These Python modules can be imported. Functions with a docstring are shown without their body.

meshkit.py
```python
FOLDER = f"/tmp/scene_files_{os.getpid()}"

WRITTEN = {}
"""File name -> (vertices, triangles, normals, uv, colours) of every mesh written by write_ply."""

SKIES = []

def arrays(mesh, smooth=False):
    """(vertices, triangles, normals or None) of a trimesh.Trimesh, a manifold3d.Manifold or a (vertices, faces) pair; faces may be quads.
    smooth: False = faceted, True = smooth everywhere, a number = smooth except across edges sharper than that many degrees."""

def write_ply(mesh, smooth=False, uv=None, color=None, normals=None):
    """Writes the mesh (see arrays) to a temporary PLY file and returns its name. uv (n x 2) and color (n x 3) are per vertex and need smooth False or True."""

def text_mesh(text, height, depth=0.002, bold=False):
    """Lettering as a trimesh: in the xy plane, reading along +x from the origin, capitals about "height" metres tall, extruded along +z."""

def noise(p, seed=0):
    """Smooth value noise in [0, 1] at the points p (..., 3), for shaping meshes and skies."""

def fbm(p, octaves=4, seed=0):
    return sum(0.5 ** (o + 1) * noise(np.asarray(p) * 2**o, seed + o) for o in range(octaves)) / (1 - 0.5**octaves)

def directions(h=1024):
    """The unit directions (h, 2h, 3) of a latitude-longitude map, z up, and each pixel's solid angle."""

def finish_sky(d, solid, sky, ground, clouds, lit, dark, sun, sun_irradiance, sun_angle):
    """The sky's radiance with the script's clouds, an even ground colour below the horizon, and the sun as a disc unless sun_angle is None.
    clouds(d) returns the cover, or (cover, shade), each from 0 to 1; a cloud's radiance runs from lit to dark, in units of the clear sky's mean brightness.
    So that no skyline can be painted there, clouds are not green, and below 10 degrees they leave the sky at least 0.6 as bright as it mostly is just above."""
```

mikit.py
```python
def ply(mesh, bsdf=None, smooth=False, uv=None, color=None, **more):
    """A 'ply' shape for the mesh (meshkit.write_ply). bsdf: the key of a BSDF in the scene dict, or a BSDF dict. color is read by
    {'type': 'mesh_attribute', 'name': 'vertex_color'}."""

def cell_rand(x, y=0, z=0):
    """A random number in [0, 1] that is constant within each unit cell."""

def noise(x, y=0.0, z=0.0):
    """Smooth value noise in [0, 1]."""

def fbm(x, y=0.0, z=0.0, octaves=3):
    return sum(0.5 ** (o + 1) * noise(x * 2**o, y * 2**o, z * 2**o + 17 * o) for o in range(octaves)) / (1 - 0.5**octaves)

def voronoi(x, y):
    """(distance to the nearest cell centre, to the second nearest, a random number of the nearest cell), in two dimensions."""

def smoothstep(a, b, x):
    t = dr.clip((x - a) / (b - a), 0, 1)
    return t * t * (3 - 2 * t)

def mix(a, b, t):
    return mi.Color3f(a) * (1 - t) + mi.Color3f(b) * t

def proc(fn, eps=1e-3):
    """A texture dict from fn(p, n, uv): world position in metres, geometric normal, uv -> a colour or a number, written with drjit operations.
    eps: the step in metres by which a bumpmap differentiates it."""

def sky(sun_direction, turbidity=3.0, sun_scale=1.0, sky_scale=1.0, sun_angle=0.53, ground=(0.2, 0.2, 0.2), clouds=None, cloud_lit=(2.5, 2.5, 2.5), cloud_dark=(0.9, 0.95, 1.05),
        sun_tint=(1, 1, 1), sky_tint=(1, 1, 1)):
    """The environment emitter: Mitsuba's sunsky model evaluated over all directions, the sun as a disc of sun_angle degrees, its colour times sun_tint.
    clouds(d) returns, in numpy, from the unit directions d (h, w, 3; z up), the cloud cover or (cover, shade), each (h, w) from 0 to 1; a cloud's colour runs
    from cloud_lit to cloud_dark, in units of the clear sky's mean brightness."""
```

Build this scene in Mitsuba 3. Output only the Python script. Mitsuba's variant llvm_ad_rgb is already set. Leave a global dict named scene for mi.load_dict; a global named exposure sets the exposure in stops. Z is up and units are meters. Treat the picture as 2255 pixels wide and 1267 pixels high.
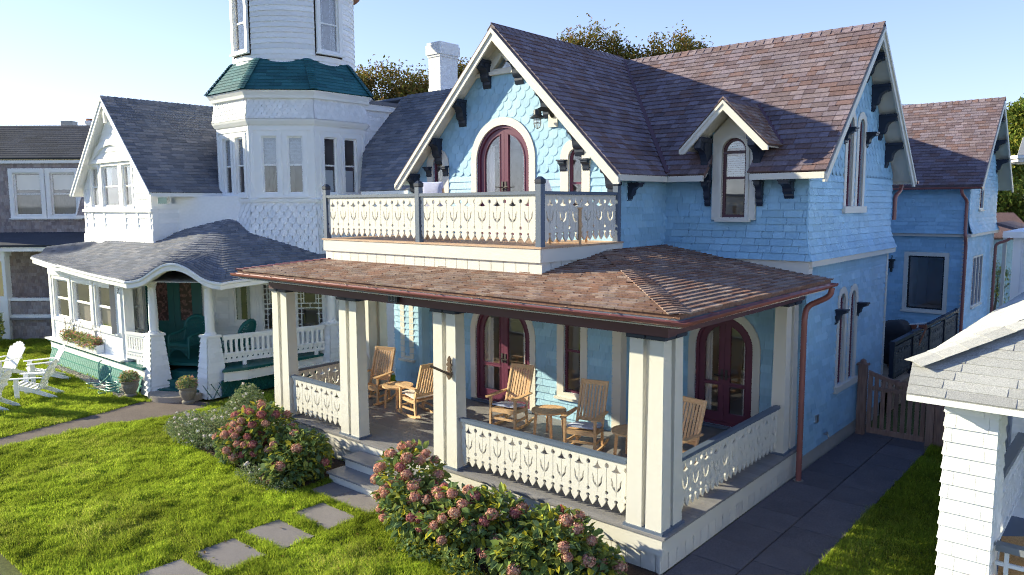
import math, random, sys
import numpy as np, trimesh, drjit as dr, mitsuba as mi, mikit, meshkit
from mikit import fbm, mix, smoothstep, proc
from mikit import noise as nz
from shapely.geometry import Polygon, box, Point, LineString, MultiPolygon
from shapely.ops import unary_union
from shapely import affinity
from shapely.prepared import prep

# ------------------------------------------------------------------ camera, sky, exposure
scene, labels = {'type': 'scene'}, {}
exposure = 3.1
CAM = np.array([4.805, -8.598, 5.0])
YAW, PITCH, ROLL, FPX = math.radians(-40.89), math.radians(-6.298), math.radians(-0.3085), 1653.39
FWD = np.array([math.sin(YAW) * math.cos(PITCH), math.cos(YAW) * math.cos(PITCH), math.sin(PITCH)])
_r = np.cross(FWD, [0, 0, 1]); _r /= np.linalg.norm(_r); _u = np.cross(_r, FWD)
RIGHT, UP = math.cos(ROLL) * _r + math.sin(ROLL) * _u, -math.sin(ROLL) * _r + math.cos(ROLL) * _u
scene['camera'] = {'type': 'perspective', 'fov': math.degrees(2 * math.atan(1127.5 / FPX)), 'fov_axis': 'x', 'near_clip': 0.1, 'far_clip': 3000.0,
                   'to_world': mi.ScalarTransform4f().look_at(origin=CAM.tolist(), target=(CAM + FWD).tolist(), up=UP.tolist())}
SUN = (-2.35, -1.0, 0.9)
scene['sky'] = mikit.sky(SUN, turbidity=1.3, sun_scale=1.0, sky_scale=1.0, sun_tint=(0.95, 1.18, 1.5), sky_tint=(1.14, 0.98, 1.20), ground=(0.16, 0.18, 0.12))

# ------------------------------------------------------------------ materials
def pr(color, rough=0.6, **k):
    c = color if isinstance(color, dict) else {'type': 'rgb', 'value': list(color)}
    return {'type': 'twosided', 'b': {'type': 'principled', 'base_color': c, 'roughness': rough, 'specular': k.pop('spec', 0.4), **k}}
def mat(name, b): scene[name] = b
def tones(cols):
    cs = [mi.Color3f(*c) for c in cols]
    def f(r):
        out, n = cs[0], len(cs)
        for i in range(1, n): out = dr.select(r > i / n, cs[i], out)
        return out
    return f
def piece(cols, vary=0.25, grain=0.2, gs=(60, 60, 8), patch=0.15, ps=1.3):
    t = tones(cols)
    def f(p, n, uv):
        g = nz(p.x * gs[0], p.y * gs[1], p.z * gs[2])
        w = fbm(p.x * ps, p.y * ps, p.z * ps)
        return t(uv.x) * (1 - vary + 2 * vary * uv.y) * (1 - grain + 2 * grain * g) * (1 - patch + 2 * patch * w)
    return proc(f)
CREAM = (0.60, 0.58, 0.525)
mat('cream', pr(CREAM, 0.5))
mat('cream_board', pr(piece([CREAM, (0.58, 0.56, 0.51), (0.62, 0.60, 0.54)], 0.04, 0.03, (30, 30, 4), 0.05), 0.5))
mat('navy', pr((0.016, 0.024, 0.045), 0.36))
mat('slate_paint', pr((0.095, 0.125, 0.18), 0.42))
mat('plum', pr((0.12, 0.032, 0.062), 0.33))
mat('plum_dark', pr((0.085, 0.035, 0.045), 0.45))
mat('copper', pr((0.28, 0.10, 0.09), 0.28, clearcoat=0.6, clearcoat_gloss=0.9))
mat('blue_siding', pr(piece([(0.265, 0.46, 0.62), (0.25, 0.445, 0.61), (0.285, 0.48, 0.63), (0.255, 0.45, 0.60)], 0.085, 0.06, (50, 50, 7), 0.10), 0.55))
mat('cedar_roof', pr(piece([(0.145, 0.108, 0.118), (0.165, 0.127, 0.15), (0.125, 0.09, 0.102), (0.185, 0.145, 0.162), (0.15, 0.095, 0.093), (0.17, 0.138, 0.165)], 0.13, 0.22, (45, 45, 12), 0.18), 0.75))
mat('cedar_porch', pr(piece([(0.185, 0.108, 0.08), (0.205, 0.135, 0.105), (0.155, 0.085, 0.062), (0.23, 0.16, 0.13), (0.19, 0.10, 0.068), (0.175, 0.12, 0.105), (0.235, 0.17, 0.14)], 0.18, 0.28, (45, 45, 12), 0.25), 0.75))
mat('slate_asphalt', pr(piece([(0.135, 0.145, 0.175), (0.16, 0.165, 0.19), (0.115, 0.125, 0.155), (0.18, 0.18, 0.20)], 0.16, 0.16, (90, 90, 90), 0.12), 0.9))
mat('dark_asphalt', pr(piece([(0.04, 0.045, 0.06), (0.05, 0.055, 0.07)], 0.2, 0.2, (40, 40, 40), 0.15), 0.9))
mat('grey_asphalt', pr(piece([(0.33, 0.33, 0.325), (0.36, 0.36, 0.355), (0.30, 0.30, 0.30)], 0.07, 0.34, (170, 170, 170), 0.12, 2.2), 0.95))
mat('white_paint', pr((0.80, 0.80, 0.79), 0.5))
mat('white_siding', pr(piece([(0.79, 0.80, 0.81), (0.76, 0.77, 0.78), (0.80, 0.80, 0.80)], 0.055, 0.04, (20, 20, 20), 0.06), 0.6))
mat('teal_roof', pr(piece([(0.018, 0.105, 0.12), (0.024, 0.12, 0.135), (0.016, 0.09, 0.105)], 0.15, 0.18, (60, 60, 60), 0.15), 0.65))
mat('green_paint', pr((0.008, 0.095, 0.092), 0.4))
mat('lattice_green', pr((0.04, 0.21, 0.18), 0.5))
mat('wicker_green', pr((0.010, 0.11, 0.11), 0.42))
mat('weathered', pr(piece([(0.27, 0.235, 0.235), (0.31, 0.275, 0.27), (0.23, 0.195, 0.195), (0.29, 0.24, 0.225)], 0.15, 0.18, (40, 40, 8), 0.2), 0.85))
mat('yellow_paint', pr((0.78, 0.58, 0.25), 0.5))
def _teak(p, n, uv):
    g = nz(p.x * 35 + p.z * 9, p.y * 35, p.z * 35 + p.x * 9)
    return mix((0.54, 0.33, 0.17), (0.66, 0.44, 0.25), g) * (0.88 + 0.24 * uv.x)
mat('teak', pr(proc(_teak), 0.5))
mat('deck_grey', pr(piece([(0.20, 0.195, 0.205), (0.215, 0.21, 0.215)], 0.06, 0.08, (6, 60, 30), 0.08), 0.5))
mat('deck_wood', pr(piece([(0.40, 0.25, 0.16), (0.44, 0.29, 0.19)], 0.1, 0.15, (8, 60, 30), 0.1), 0.6))
def _stone(c1, c2, sp=0.25):
    def f(p, n, uv):
        return mix(c1, c2, fbm(p.x * 3 + uv.x * 40, p.y * 3, p.z * 3, 4)) * (1 - sp + 2 * sp * nz(p.x * 90, p.y * 90, p.z * 90)) * (0.9 + 0.2 * uv.y)
    return proc(f)
mat('bluestone', pr(_stone((0.17, 0.15, 0.15), (0.22, 0.20, 0.195), 0.1), 0.7))
mat('paver', pr(_stone((0.085, 0.08, 0.098), (0.125, 0.118, 0.138), 0.34), 0.8))
mat('concrete', pr(_stone((0.27, 0.23, 0.19), (0.36, 0.31, 0.26), 0.15), 0.9))
mat('foundation', pr(_stone((0.30, 0.29, 0.28), (0.38, 0.37, 0.35), 0.12), 0.9))
mat('path_stone', pr(_stone((0.12, 0.093, 0.082), (0.18, 0.14, 0.12), 0.2), 0.9))
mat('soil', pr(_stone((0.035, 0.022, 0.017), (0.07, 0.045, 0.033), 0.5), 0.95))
mat('pebble', pr(piece([(0.35, 0.30, 0.25), (0.28, 0.25, 0.23), (0.45, 0.41, 0.36), (0.22, 0.19, 0.17)], 0.2, 0.1, (40, 40, 40), 0.1), 0.8))
mat('urn_stone', pr(_stone((0.17, 0.15, 0.125), (0.27, 0.24, 0.20), 0.2), 0.9))
def _ground(p, n, uv):
    return mix((0.04, 0.05, 0.014), (0.11, 0.125, 0.03), fbm(p.x * 0.9, p.y * 0.9, 0.0, 4)) * (0.7 + 0.6 * nz(p.x * 40, p.y * 40, 0.0))
mat('turf', pr(proc(_ground), 0.95))
def leafy(name, cols, trans=0.55, rough=0.5, patch=0.2, ps=0.8, spec=0.3):
    t = tones(cols)
    def f(p, n, uv):
        return t(uv.x) * (0.75 + 0.5 * uv.y) * (1 - patch + 2 * patch * fbm(p.x * ps, p.y * ps, p.z * ps))
    mat(name, {'type': 'principledthin', 'base_color': proc(f), 'roughness': rough, 'diff_trans': trans, 'eta': 1.3})
leafy('grass_blade', [(0.30, 0.40, 0.04), (0.35, 0.45, 0.045), (0.40, 0.47, 0.06), (0.25, 0.35, 0.035), (0.37, 0.42, 0.07), (0.48, 0.47, 0.13)], 1.1, 0.5, 0.5, 1.1)
leafy('hydrangea_leaf', [(0.16, 0.24, 0.085), (0.21, 0.29, 0.08), (0.13, 0.20, 0.085), (0.26, 0.31, 0.075), (0.18, 0.26, 0.13), (0.23, 0.27, 0.075), (0.48, 0.44, 0.05), (0.30, 0.33, 0.08)], 0.6, 0.38)
leafy('hydrangea_flower', [(0.56, 0.28, 0.21), (0.62, 0.37, 0.26), (0.48, 0.21, 0.18), (0.58, 0.30, 0.23), (0.64, 0.45, 0.30), (0.50, 0.23, 0.19)], 0.4, 0.6)
leafy('hydrangea_flower_deep', [(0.45, 0.15, 0.155), (0.50, 0.20, 0.18), (0.38, 0.115, 0.125), (0.54, 0.26, 0.20)], 0.4, 0.6)
leafy('rose_leaf', [(0.21, 0.27, 0.12), (0.26, 0.32, 0.16), (0.17, 0.23, 0.10), (0.34, 0.37, 0.22)], 0.5, 0.4)
leafy('white_petal', [(0.75, 0.73, 0.68), (0.70, 0.66, 0.60), (0.78, 0.70, 0.66)], 0.4, 0.6)
leafy('tree_leaf', [(0.19, 0.17, 0.045), (0.24, 0.19, 0.06), (0.16, 0.16, 0.04), (0.28, 0.19, 0.07), (0.32, 0.19, 0.065), (0.20, 0.20, 0.05)], 0.55, 0.5)
leafy('green_tree_leaf', [(0.14, 0.20, 0.04), (0.20, 0.24, 0.05), (0.28, 0.27, 0.055), (0.12, 0.17, 0.04)], 0.6, 0.5)
leafy('pink_petal', [(0.66, 0.22, 0.26), (0.70, 0.34, 0.30), (0.62, 0.52, 0.14), (0.50, 0.50, 0.14), (0.36, 0.42, 0.12)], 0.5, 0.6)
mat('bark', pr(_stone((0.09, 0.07, 0.055), (0.16, 0.13, 0.10), 0.2), 0.95))
mat('stem', pr((0.16, 0.11, 0.05), 0.8))
mat('glass', {'type': 'thindielectric', 'int_ior': 1.85})
mat('room', pr((0.20, 0.17, 0.155), 0.9))
mat('room_light', pr((0.34, 0.31, 0.29), 0.9))
mat('curtain', pr((0.62, 0.61, 0.60), 0.85))
mat('blind', pr((0.45, 0.50, 0.55), 0.7))
mat('black_metal', pr((0.02, 0.02, 0.022), 0.4))
mat('iron', pr((0.06, 0.055, 0.055), 0.45, metallic=0.5))
mat('bronze', pr((0.17, 0.12, 0.09), 0.42, metallic=0.7))
mat('steel', pr((0.5, 0.5, 0.5), 0.3, metallic=0.9))
mat('screen', pr((0.26, 0.23, 0.215), 0.9))
mat('dark_paint', pr((0.06, 0.065, 0.08), 0.5))
mat('cover_cloth', pr((0.022, 0.022, 0.026), 0.85))
mat('cushion_blue', pr((0.40, 0.45, 0.60), 0.9))
mat('cushion_white', pr((0.66, 0.63, 0.60), 0.9))
mat('cushion_lilac', pr((0.47, 0.49, 0.66), 0.9))
mat('gate_wood', pr(piece([(0.27, 0.165, 0.13), (0.31, 0.195, 0.155), (0.23, 0.145, 0.115)], 0.12, 0.25, (50, 50, 5), 0.15), 0.85))
mat('grey_paint', pr((0.19, 0.205, 0.23), 0.5))
mat('red_wood', pr((0.30, 0.105, 0.06), 0.6))
mat('hose_rubber', pr((0.05, 0.22, 0.20), 0.35))
mat('white_brick', pr(piece([(0.80, 0.80, 0.80), (0.77, 0.77, 0.78), (0.74, 0.74, 0.74)], 0.03, 0.05, (30, 30, 30), 0.06), 0.8))
mat('terracotta', pr((0.38, 0.16, 0.09), 0.8))
def _door_glass(p, n, uv):
    v = nz(p.x * 14 + p.y * 14, 3.1, p.z * 11)
    return mix((0.05, 0.028, 0.03), (0.26, 0.14, 0.14), smoothstep(0.45, 0.62, v) * nz(p.x * 40 + p.y * 40, 7.0, p.z * 40))
mat('lace_glass', pr(proc(_door_glass), 0.15))
mat('rattan_mat', pr(piece([(0.40, 0.25, 0.13), (0.30, 0.18, 0.09)], 0.2, 0.35, (160, 160, 160), 0.1), 0.8))

# ------------------------------------------------------------------ helpers
rng = np.random.default_rng(7)
XF = None
class Fr:
    """A plane frame: origin O, axes U (right), V (up), N (out)."""
    def __init__(s, O, U, V=(0, 0, 1)):
        s.O, s.U, s.V = np.array(O, float), np.array(U, float), np.array(V, float)
        s.N = np.cross(s.U, s.V)
    def P(s, u, v, w=0.0):
        u, v, w = np.broadcast_arrays(np.asarray(u, float), np.asarray(v, float), np.asarray(w, float))
        return s.O + u[..., None] * s.U + v[..., None] * s.V + w[..., None] * s.N
    def at(s, u=0, v=0, w=0): return Fr(s.P(u, v, w), s.U, s.V)
def slope(O, U, k):
    inw = np.cross([0, 0, 1], U)
    return Fr(O, U, (inw + np.array([0, 0, k])) / math.sqrt(1 + k * k))
WORLD = Fr((0, 0, 0), (1, 0, 0), (0, 1, 0))
class MB:
    def __init__(s): s.v, s.f, s.uv, s.n = [], [], [], 0
    def add(s, VF, r=None):
        V, F = np.asarray(VF[0], float), np.asarray(VF[1], int)
        if F.shape[1] == 4: F = np.vstack([F[:, [0, 1, 2]], F[:, [0, 2, 3]]])
        s.v.append(V); s.f.append(F + s.n); s.n += len(V)
        s.uv.append(np.broadcast_to(rng.random(2) if r is None else r, (len(V), 2)))
        return s
    def box(s, fr, u0, u1, v0, v1, w0, w1, r=None): return s.add(bx(fr, u0, u1, v0, v1, w0, w1), r)
    def get(s): return np.vstack(s.v), np.vstack(s.f), np.vstack(s.uv)
def bx(fr, u0, u1, v0, v1, w0, w1):
    V = fr.P([u0, u1, u1, u0, u0, u1, u1, u0], [v0, v0, v1, v1, v0, v0, v1, v1], [w0] * 4 + [w1] * 4)
    F = [[0, 3, 2, 1], [4, 5, 6, 7], [0, 1, 5, 4], [1, 2, 6, 5], [2, 3, 7, 6], [3, 0, 4, 7]]
    return V, np.array(F)
def tri2(poly):
    V, F = trimesh.creation.triangulate_polygon(poly, engine='earcut')
    return np.asarray(V)[:, :2], np.asarray(F)
def polys(g): return [p for p in getattr(g, 'geoms', [g]) if p.geom_type == 'Polygon' and p.area > 1e-6]
def prism(fr, poly, w0, w1, wfun=None):
    vs, fs, n = [], [], 0
    for p in polys(poly):
        p = p.simplify(1e-5)
        if not p.is_valid: p = p.buffer(0)
        for q in polys(p):
            V2, F = tri2(q); a = V2[F]
            cr = np.cross(a[:, 1] - a[:, 0], a[:, 2] - a[:, 0]); F = np.where((cr < 0)[:, None], F[:, ::-1], F)
            m = len(V2); t1 = w1 if wfun is None else wfun(V2[:, 0], V2[:, 1]) + w1
            t0 = w0 if wfun is None else wfun(V2[:, 0], V2[:, 1]) + w0
            vs += [fr.P(V2[:, 0], V2[:, 1], t1), fr.P(V2[:, 0], V2[:, 1], t0)]
            fs += [F + n, F[:, ::-1] + n + m]; n += 2 * m
            for ring, ccw in [(q.exterior, 1)] + [(r, 0) for r in q.interiors]:
                c = np.array(ring.coords)[:-1, :2]
                if bool(ring.is_ccw) != bool(ccw): c = c[::-1]
                d = np.roll(c, -1, 0); k = len(c)
                f = (lambda x: w1 if wfun is None else wfun(x[:, 0], x[:, 1]) + w1); g = (lambda x: w0 if wfun is None else wfun(x[:, 0], x[:, 1]) + w0)
                Q = np.stack([fr.P(c[:, 0], c[:, 1], g(c)), fr.P(d[:, 0], d[:, 1], g(d)), fr.P(d[:, 0], d[:, 1], f(d)), fr.P(c[:, 0], c[:, 1], f(c))], 1).reshape(-1, 3)
                i = np.arange(k) * 4 + n
                vs.append(Q); fs += [np.stack([i, i + 1, i + 2], 1), np.stack([i, i + 2, i + 3], 1)]; n += 4 * k
    return np.vstack(vs), np.vstack(fs)
def tube(pts, r, sides=8, cap=True):
    p = np.asarray(pts, float); n = len(p); r = np.broadcast_to(r, (n,))
    t = np.gradient(p, axis=0); t /= np.linalg.norm(t, axis=1, keepdims=True) + 1e-12
    a = np.zeros_like(p); ref = np.array([0.3, 0.2, 0.93]) if abs(t[0] @ [0.3, 0.2, 0.93]) < 0.9 else np.array([1.0, 0.1, 0])
    for i in range(n):
        ref = ref - (ref @ t[i]) * t[i]; ref /= np.linalg.norm(ref); a[i] = ref
    b = np.cross(t, a); an = np.arange(sides) * 2 * np.pi / sides
    V = p[:, None] + r[:, None, None] * (np.cos(an)[None, :, None] * a[:, None] + np.sin(an)[None, :, None] * b[:, None])
    i, j = np.meshgrid(np.arange(n - 1), np.arange(sides), indexing='ij')
    Q = np.stack([i * sides + j, i * sides + (j + 1) % sides, (i + 1) * sides + (j + 1) % sides, (i + 1) * sides + j], -1).reshape(-1, 4)
    V = V.reshape(-1, 3); F = np.vstack([Q[:, [0, 1, 2]], Q[:, [0, 2, 3]]])
    if cap:
        m = len(V); V = np.vstack([V, p[0], p[-1]]); k = np.arange(sides)
        F = np.vstack([F, np.stack([np.full(sides, m), (k + 1) % sides, k], 1), np.stack([np.full(sides, m + 1), (n - 1) * sides + k, (n - 1) * sides + (k + 1) % sides], 1)])
    return V, F
def lathe(prof, c, sides=24):
    pr_ = np.array(prof, float); an = np.arange(sides) * 2 * np.pi / sides; n = len(pr_)
    V = np.stack([c[0] + pr_[:, None, 0] * np.cos(an), c[1] + pr_[:, None, 0] * np.sin(an), c[2] + np.broadcast_to(pr_[:, None, 1], (n, sides))], -1).reshape(-1, 3)
    i, j = np.meshgrid(np.arange(n - 1), np.arange(sides), indexing='ij')
    Q = np.stack([i * sides + j, i * sides + (j + 1) % sides, (i + 1) * sides + (j + 1) % sides, (i + 1) * sides + j], -1).reshape(-1, 4)
    return V, np.vstack([Q[:, [0, 1, 2]], Q[:, [0, 2, 3]]])
def bar(a, b, w, h, up=(0, 0, 1)):
    """A straight bar from a to b, w wide (sideways) and h high."""
    a, b = np.array(a, float), np.array(b, float); d = b - a; L = np.linalg.norm(d); d /= L
    s = np.cross(d, up); s /= np.linalg.norm(s)
    return bx(Fr(a, d, np.cross(s, d)), 0, L, -h / 2, h / 2, -w / 2, w / 2)
def used(k): return k in scene or k in labels or any(x.startswith(k + '__') for x in _roots.get(k.split('__')[0], ()))
_roots, _names = {}, set()
def numbered(k):
    if k not in _names: _names.add(k); return k
    i = _count.get(k, 0) + 1
    while f'{k}_{i:03d}' in _names: i += 1
    _count[k] = i; _names.add(f'{k}_{i:03d}'); return f'{k}_{i:03d}'
_count = {}
def thing(name, label, cat, group=None):
    k = numbered(name); labels[k] = {'label': label, 'category': cat}
    if group: labels[k]['group'] = group
    return k
def put(key, VF, m, smooth=False, uv=None, kind=None, label=None):
    if isinstance(VF, MB): VF = VF.get()
    V, F = np.asarray(VF[0], float), np.asarray(VF[1], int)
    if len(VF) > 2 and uv is None: uv = VF[2]
    if F.shape[1] == 4: F = np.vstack([F[:, [0, 1, 2]], F[:, [0, 2, 3]]])
    if XF is not None: V = V @ XF[:3, :3].T + XF[:3, 3]
    if uv is None: uv = np.broadcast_to(rng.random(2), (len(V), 2))
    if smooth not in (False, True): uv = None
    scene[key] = mikit.ply((V, F), m, smooth=smooth, uv=uv)
    if kind or label: labels.setdefault(key, {}).update({k: v for k, v in (('kind', kind), ('label', label)) if v})
    return key
def part(parent, name, VF, m, **k): return put(numbered(parent + '__' + name), VF, m, **k)
def single(name, VF, m, label, cat, group=None, **k):
    key = thing(name, label, cat, group); put(key, VF, m, **k); return key
def struct(name, VF, m, label=None, **k):
    key = put(numbered(name), VF, m, **k); labels.setdefault(key, {})['kind'] = 'structure'
    if label: labels[key]['label'] = label
    return key
def setxf(x=0, y=0, z=0, deg=0, s=1.0):
    global XF
    c, n = math.cos(math.radians(deg)) * s, math.sin(math.radians(deg)) * s
    XF = np.array([[c, -n, 0, x], [n, c, 0, y], [0, 0, s, z], [0, 0, 0, 1.0]])
def noxf():
    global XF
    XF = None
def screen(P):
    q = np.asarray(P) - CAM; z = q @ FWD
    return 1127.5 + FPX * (q @ RIGHT) / np.maximum(z, .1), 633.5 - FPX * (q @ UP) / np.maximum(z, .1), z
def lay(fr, poly, exp, wid, th=0.012, style='rect', flare=None, gap=0.004, jit=0.0, v0=None, off=0.0):
    """Courses of shingles over a shapely polygon in the frame's (u, v); returns the pieces, each (V, F, uv)."""
    if poly.is_empty: return []
    x0, y0, x1, y1 = poly.bounds; pp = prep(poly.buffer(1e-4)); fl = flare or (lambda v: np.zeros_like(np.asarray(v, float)))
    out, v, row = [], y0 if v0 is None else v0, 0
    while v < y1 - 0.01:
        fixed = style != 'rect'; sag = {'rect': 0.02, 'scallop': 0.44 * wid[0], 'zig': 0.5 * wid[0], 'hex': .35 * wid[0]}[style]
        u = x0 - (rng.random() * wid[1] if not fixed else wid[0] * (0.5 * (row % 2) + 0.5))
        u = u if not fixed else math.floor(u / wid[0]) * wid[0] + wid[0] * 0.5 * (row % 2)
        while u < x1:
            w = wid[0] if fixed else rng.uniform(*wid)
            vb = v + (rng.uniform(-jit, jit) if jit else 0.0) - (sag if fixed else 0); top = v + exp + (0.015 if not fixed else 0.01)
            if style == 'rect': pc = box(u, vb, u + w - gap, top)
            elif style == 'scallop':
                an = np.linspace(np.pi, 2 * np.pi, 9); h = w / 2 - gap
                pc = Polygon([(u + w / 2 + h * math.cos(a), vb + sag + sag * math.sin(a)) for a in an] + [(u + w - gap * .3, top), (u + gap * .3, top)])
            elif style == 'hex': pc = Polygon([(u + gap, vb + sag), (u + w * .32, vb), (u + w * .68, vb), (u + w - gap, vb + sag), (u + w - gap, top), (u + gap, top)])
            else: pc = Polygon([(u + gap, vb + sag), (u + w / 2, vb), (u + w - gap, vb + sag), (u + w - gap, top), (u + gap, top)])
            L = top - vb; wf = lambda a, b, vb=vb, L=L: off + th * (1 - (0.86 if style == 'rect' else 0.7) * (np.asarray(b) - vb) / L) + fl(b)
            if not pp.contains(pc):
                pc = pc.intersection(poly)
                if pc.is_empty or pc.area < 0.008 * w * exp: u += w; continue
            if style == 'rect' and len(pc.exterior.coords if pc.geom_type == 'Polygon' else ()) == 5 and abs(pc.area - pc.envelope.area) < 1e-9:
                a0, b0, a1, b1 = pc.bounds
                uu, vv = np.array([a0, a1, a1, a0]), np.array([b0, b0, b1, b1])
                V = np.vstack([fr.P(uu, vv, wf(uu, vv)), fr.P(uu, vv, off + fl(vv))])
                F = np.array([[0, 1, 2], [0, 2, 3], [4, 5, 1], [4, 1, 0], [5, 6, 2], [5, 2, 1], [7, 4, 0], [7, 0, 3]])
            else:
                V, F = prism(fr, pc, -th * .1, 0, wf)
            out.append((V, F, np.broadcast_to(rng.random(2), (len(V), 2)))); u += w
        v += exp; row += 1
    return out
def emit(parent, name, pieces, m, most=300, kind='stuff'):
    """The pieces that show largest become parts of their own; the rest one part."""
    if not pieces: return
    C = np.array([p[0].mean(0) for p in pieces]); X, Y, Z = screen(C)
    sz = np.array([np.ptp(p[0], axis=0).max() for p in pieces]) / np.maximum(Z, .1)
    inside = (X > -20) & (X < 2275) & (Y > -20) & (Y < 1287) & (Z > 0)
    order = np.argsort(-np.where(inside, sz, -1)); rest = MB()
    for q, i in enumerate(order):
        if q < most and inside[i]: part(parent, name, pieces[i], m)
        else: rest.add(pieces[i][:2], pieces[i][2][0])
    if rest.n: put(numbered(parent + '__' + name + 's'), rest, m, kind='stuff')
def caps(fr, length, k, exp=0.13, half=0.13, th=0.016, a=0.035, b=0.008):
    """Cap pieces along a ridge or hip: fr.U runs along it, fr.V sideways, fr.N up; the sides drop by k per metre."""
    out = []; n = int(length / exp)
    for i in range(n):
        u0, u1 = i * exp, i * exp + exp * 1.35
        V = fr.P([u0, u0, u0, u1, u1, u1, u0, u0, u0], [-half, 0, half, -half, 0, half, -half, 0, half],
                 [a - k * half, a, a - k * half, b - k * half, b, b - k * half, a - th - k * half, a - th, a - th - k * half])
        F = np.array([[0, 1, 4], [0, 4, 3], [1, 2, 5], [1, 5, 4], [6, 7, 1], [6, 1, 0], [7, 8, 2], [7, 2, 1], [6, 0, 3], [8, 5, 2]])
        out.append((V, F, np.broadcast_to(rng.random(2), (len(V), 2))))
    return out
def arch(u0, u1, v0, v1, n=20):
    r = (u1 - u0) / 2; c = (u0 + u1) / 2; an = np.linspace(0, np.pi, n)
    return Polygon([(u0, v0), (u1, v0)] + [(c + r * math.cos(a), v1 - r + r * math.sin(a)) for a in an])
def opening(u0, u1, v0, v1, arched=False): return arch(u0, u1, v0, v1) if arched else box(u0, v0, u1, v1)
def ring(p, d): return p.buffer(d, join_style=2, mitre_limit=3)
def reveal(fr, op, depth, m, parent):
    b = MB(); c = np.array(op.exterior.coords)[:-1]; d = np.roll(c, -1, 0); k = len(c); i = np.arange(k) * 4
    Q = np.stack([fr.P(c[:, 0], c[:, 1], 0), fr.P(d[:, 0], d[:, 1], 0), fr.P(d[:, 0], d[:, 1], -depth), fr.P(c[:, 0], c[:, 1], -depth)], 1).reshape(-1, 3)
    b.add((Q, np.stack([i, i + 1, i + 2, i + 3], 1))); V2, F = tri2(op); b.add((fr.P(V2[:, 0], V2[:, 1], -depth), F))
    part(parent, 'reveal', b, m)
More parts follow.
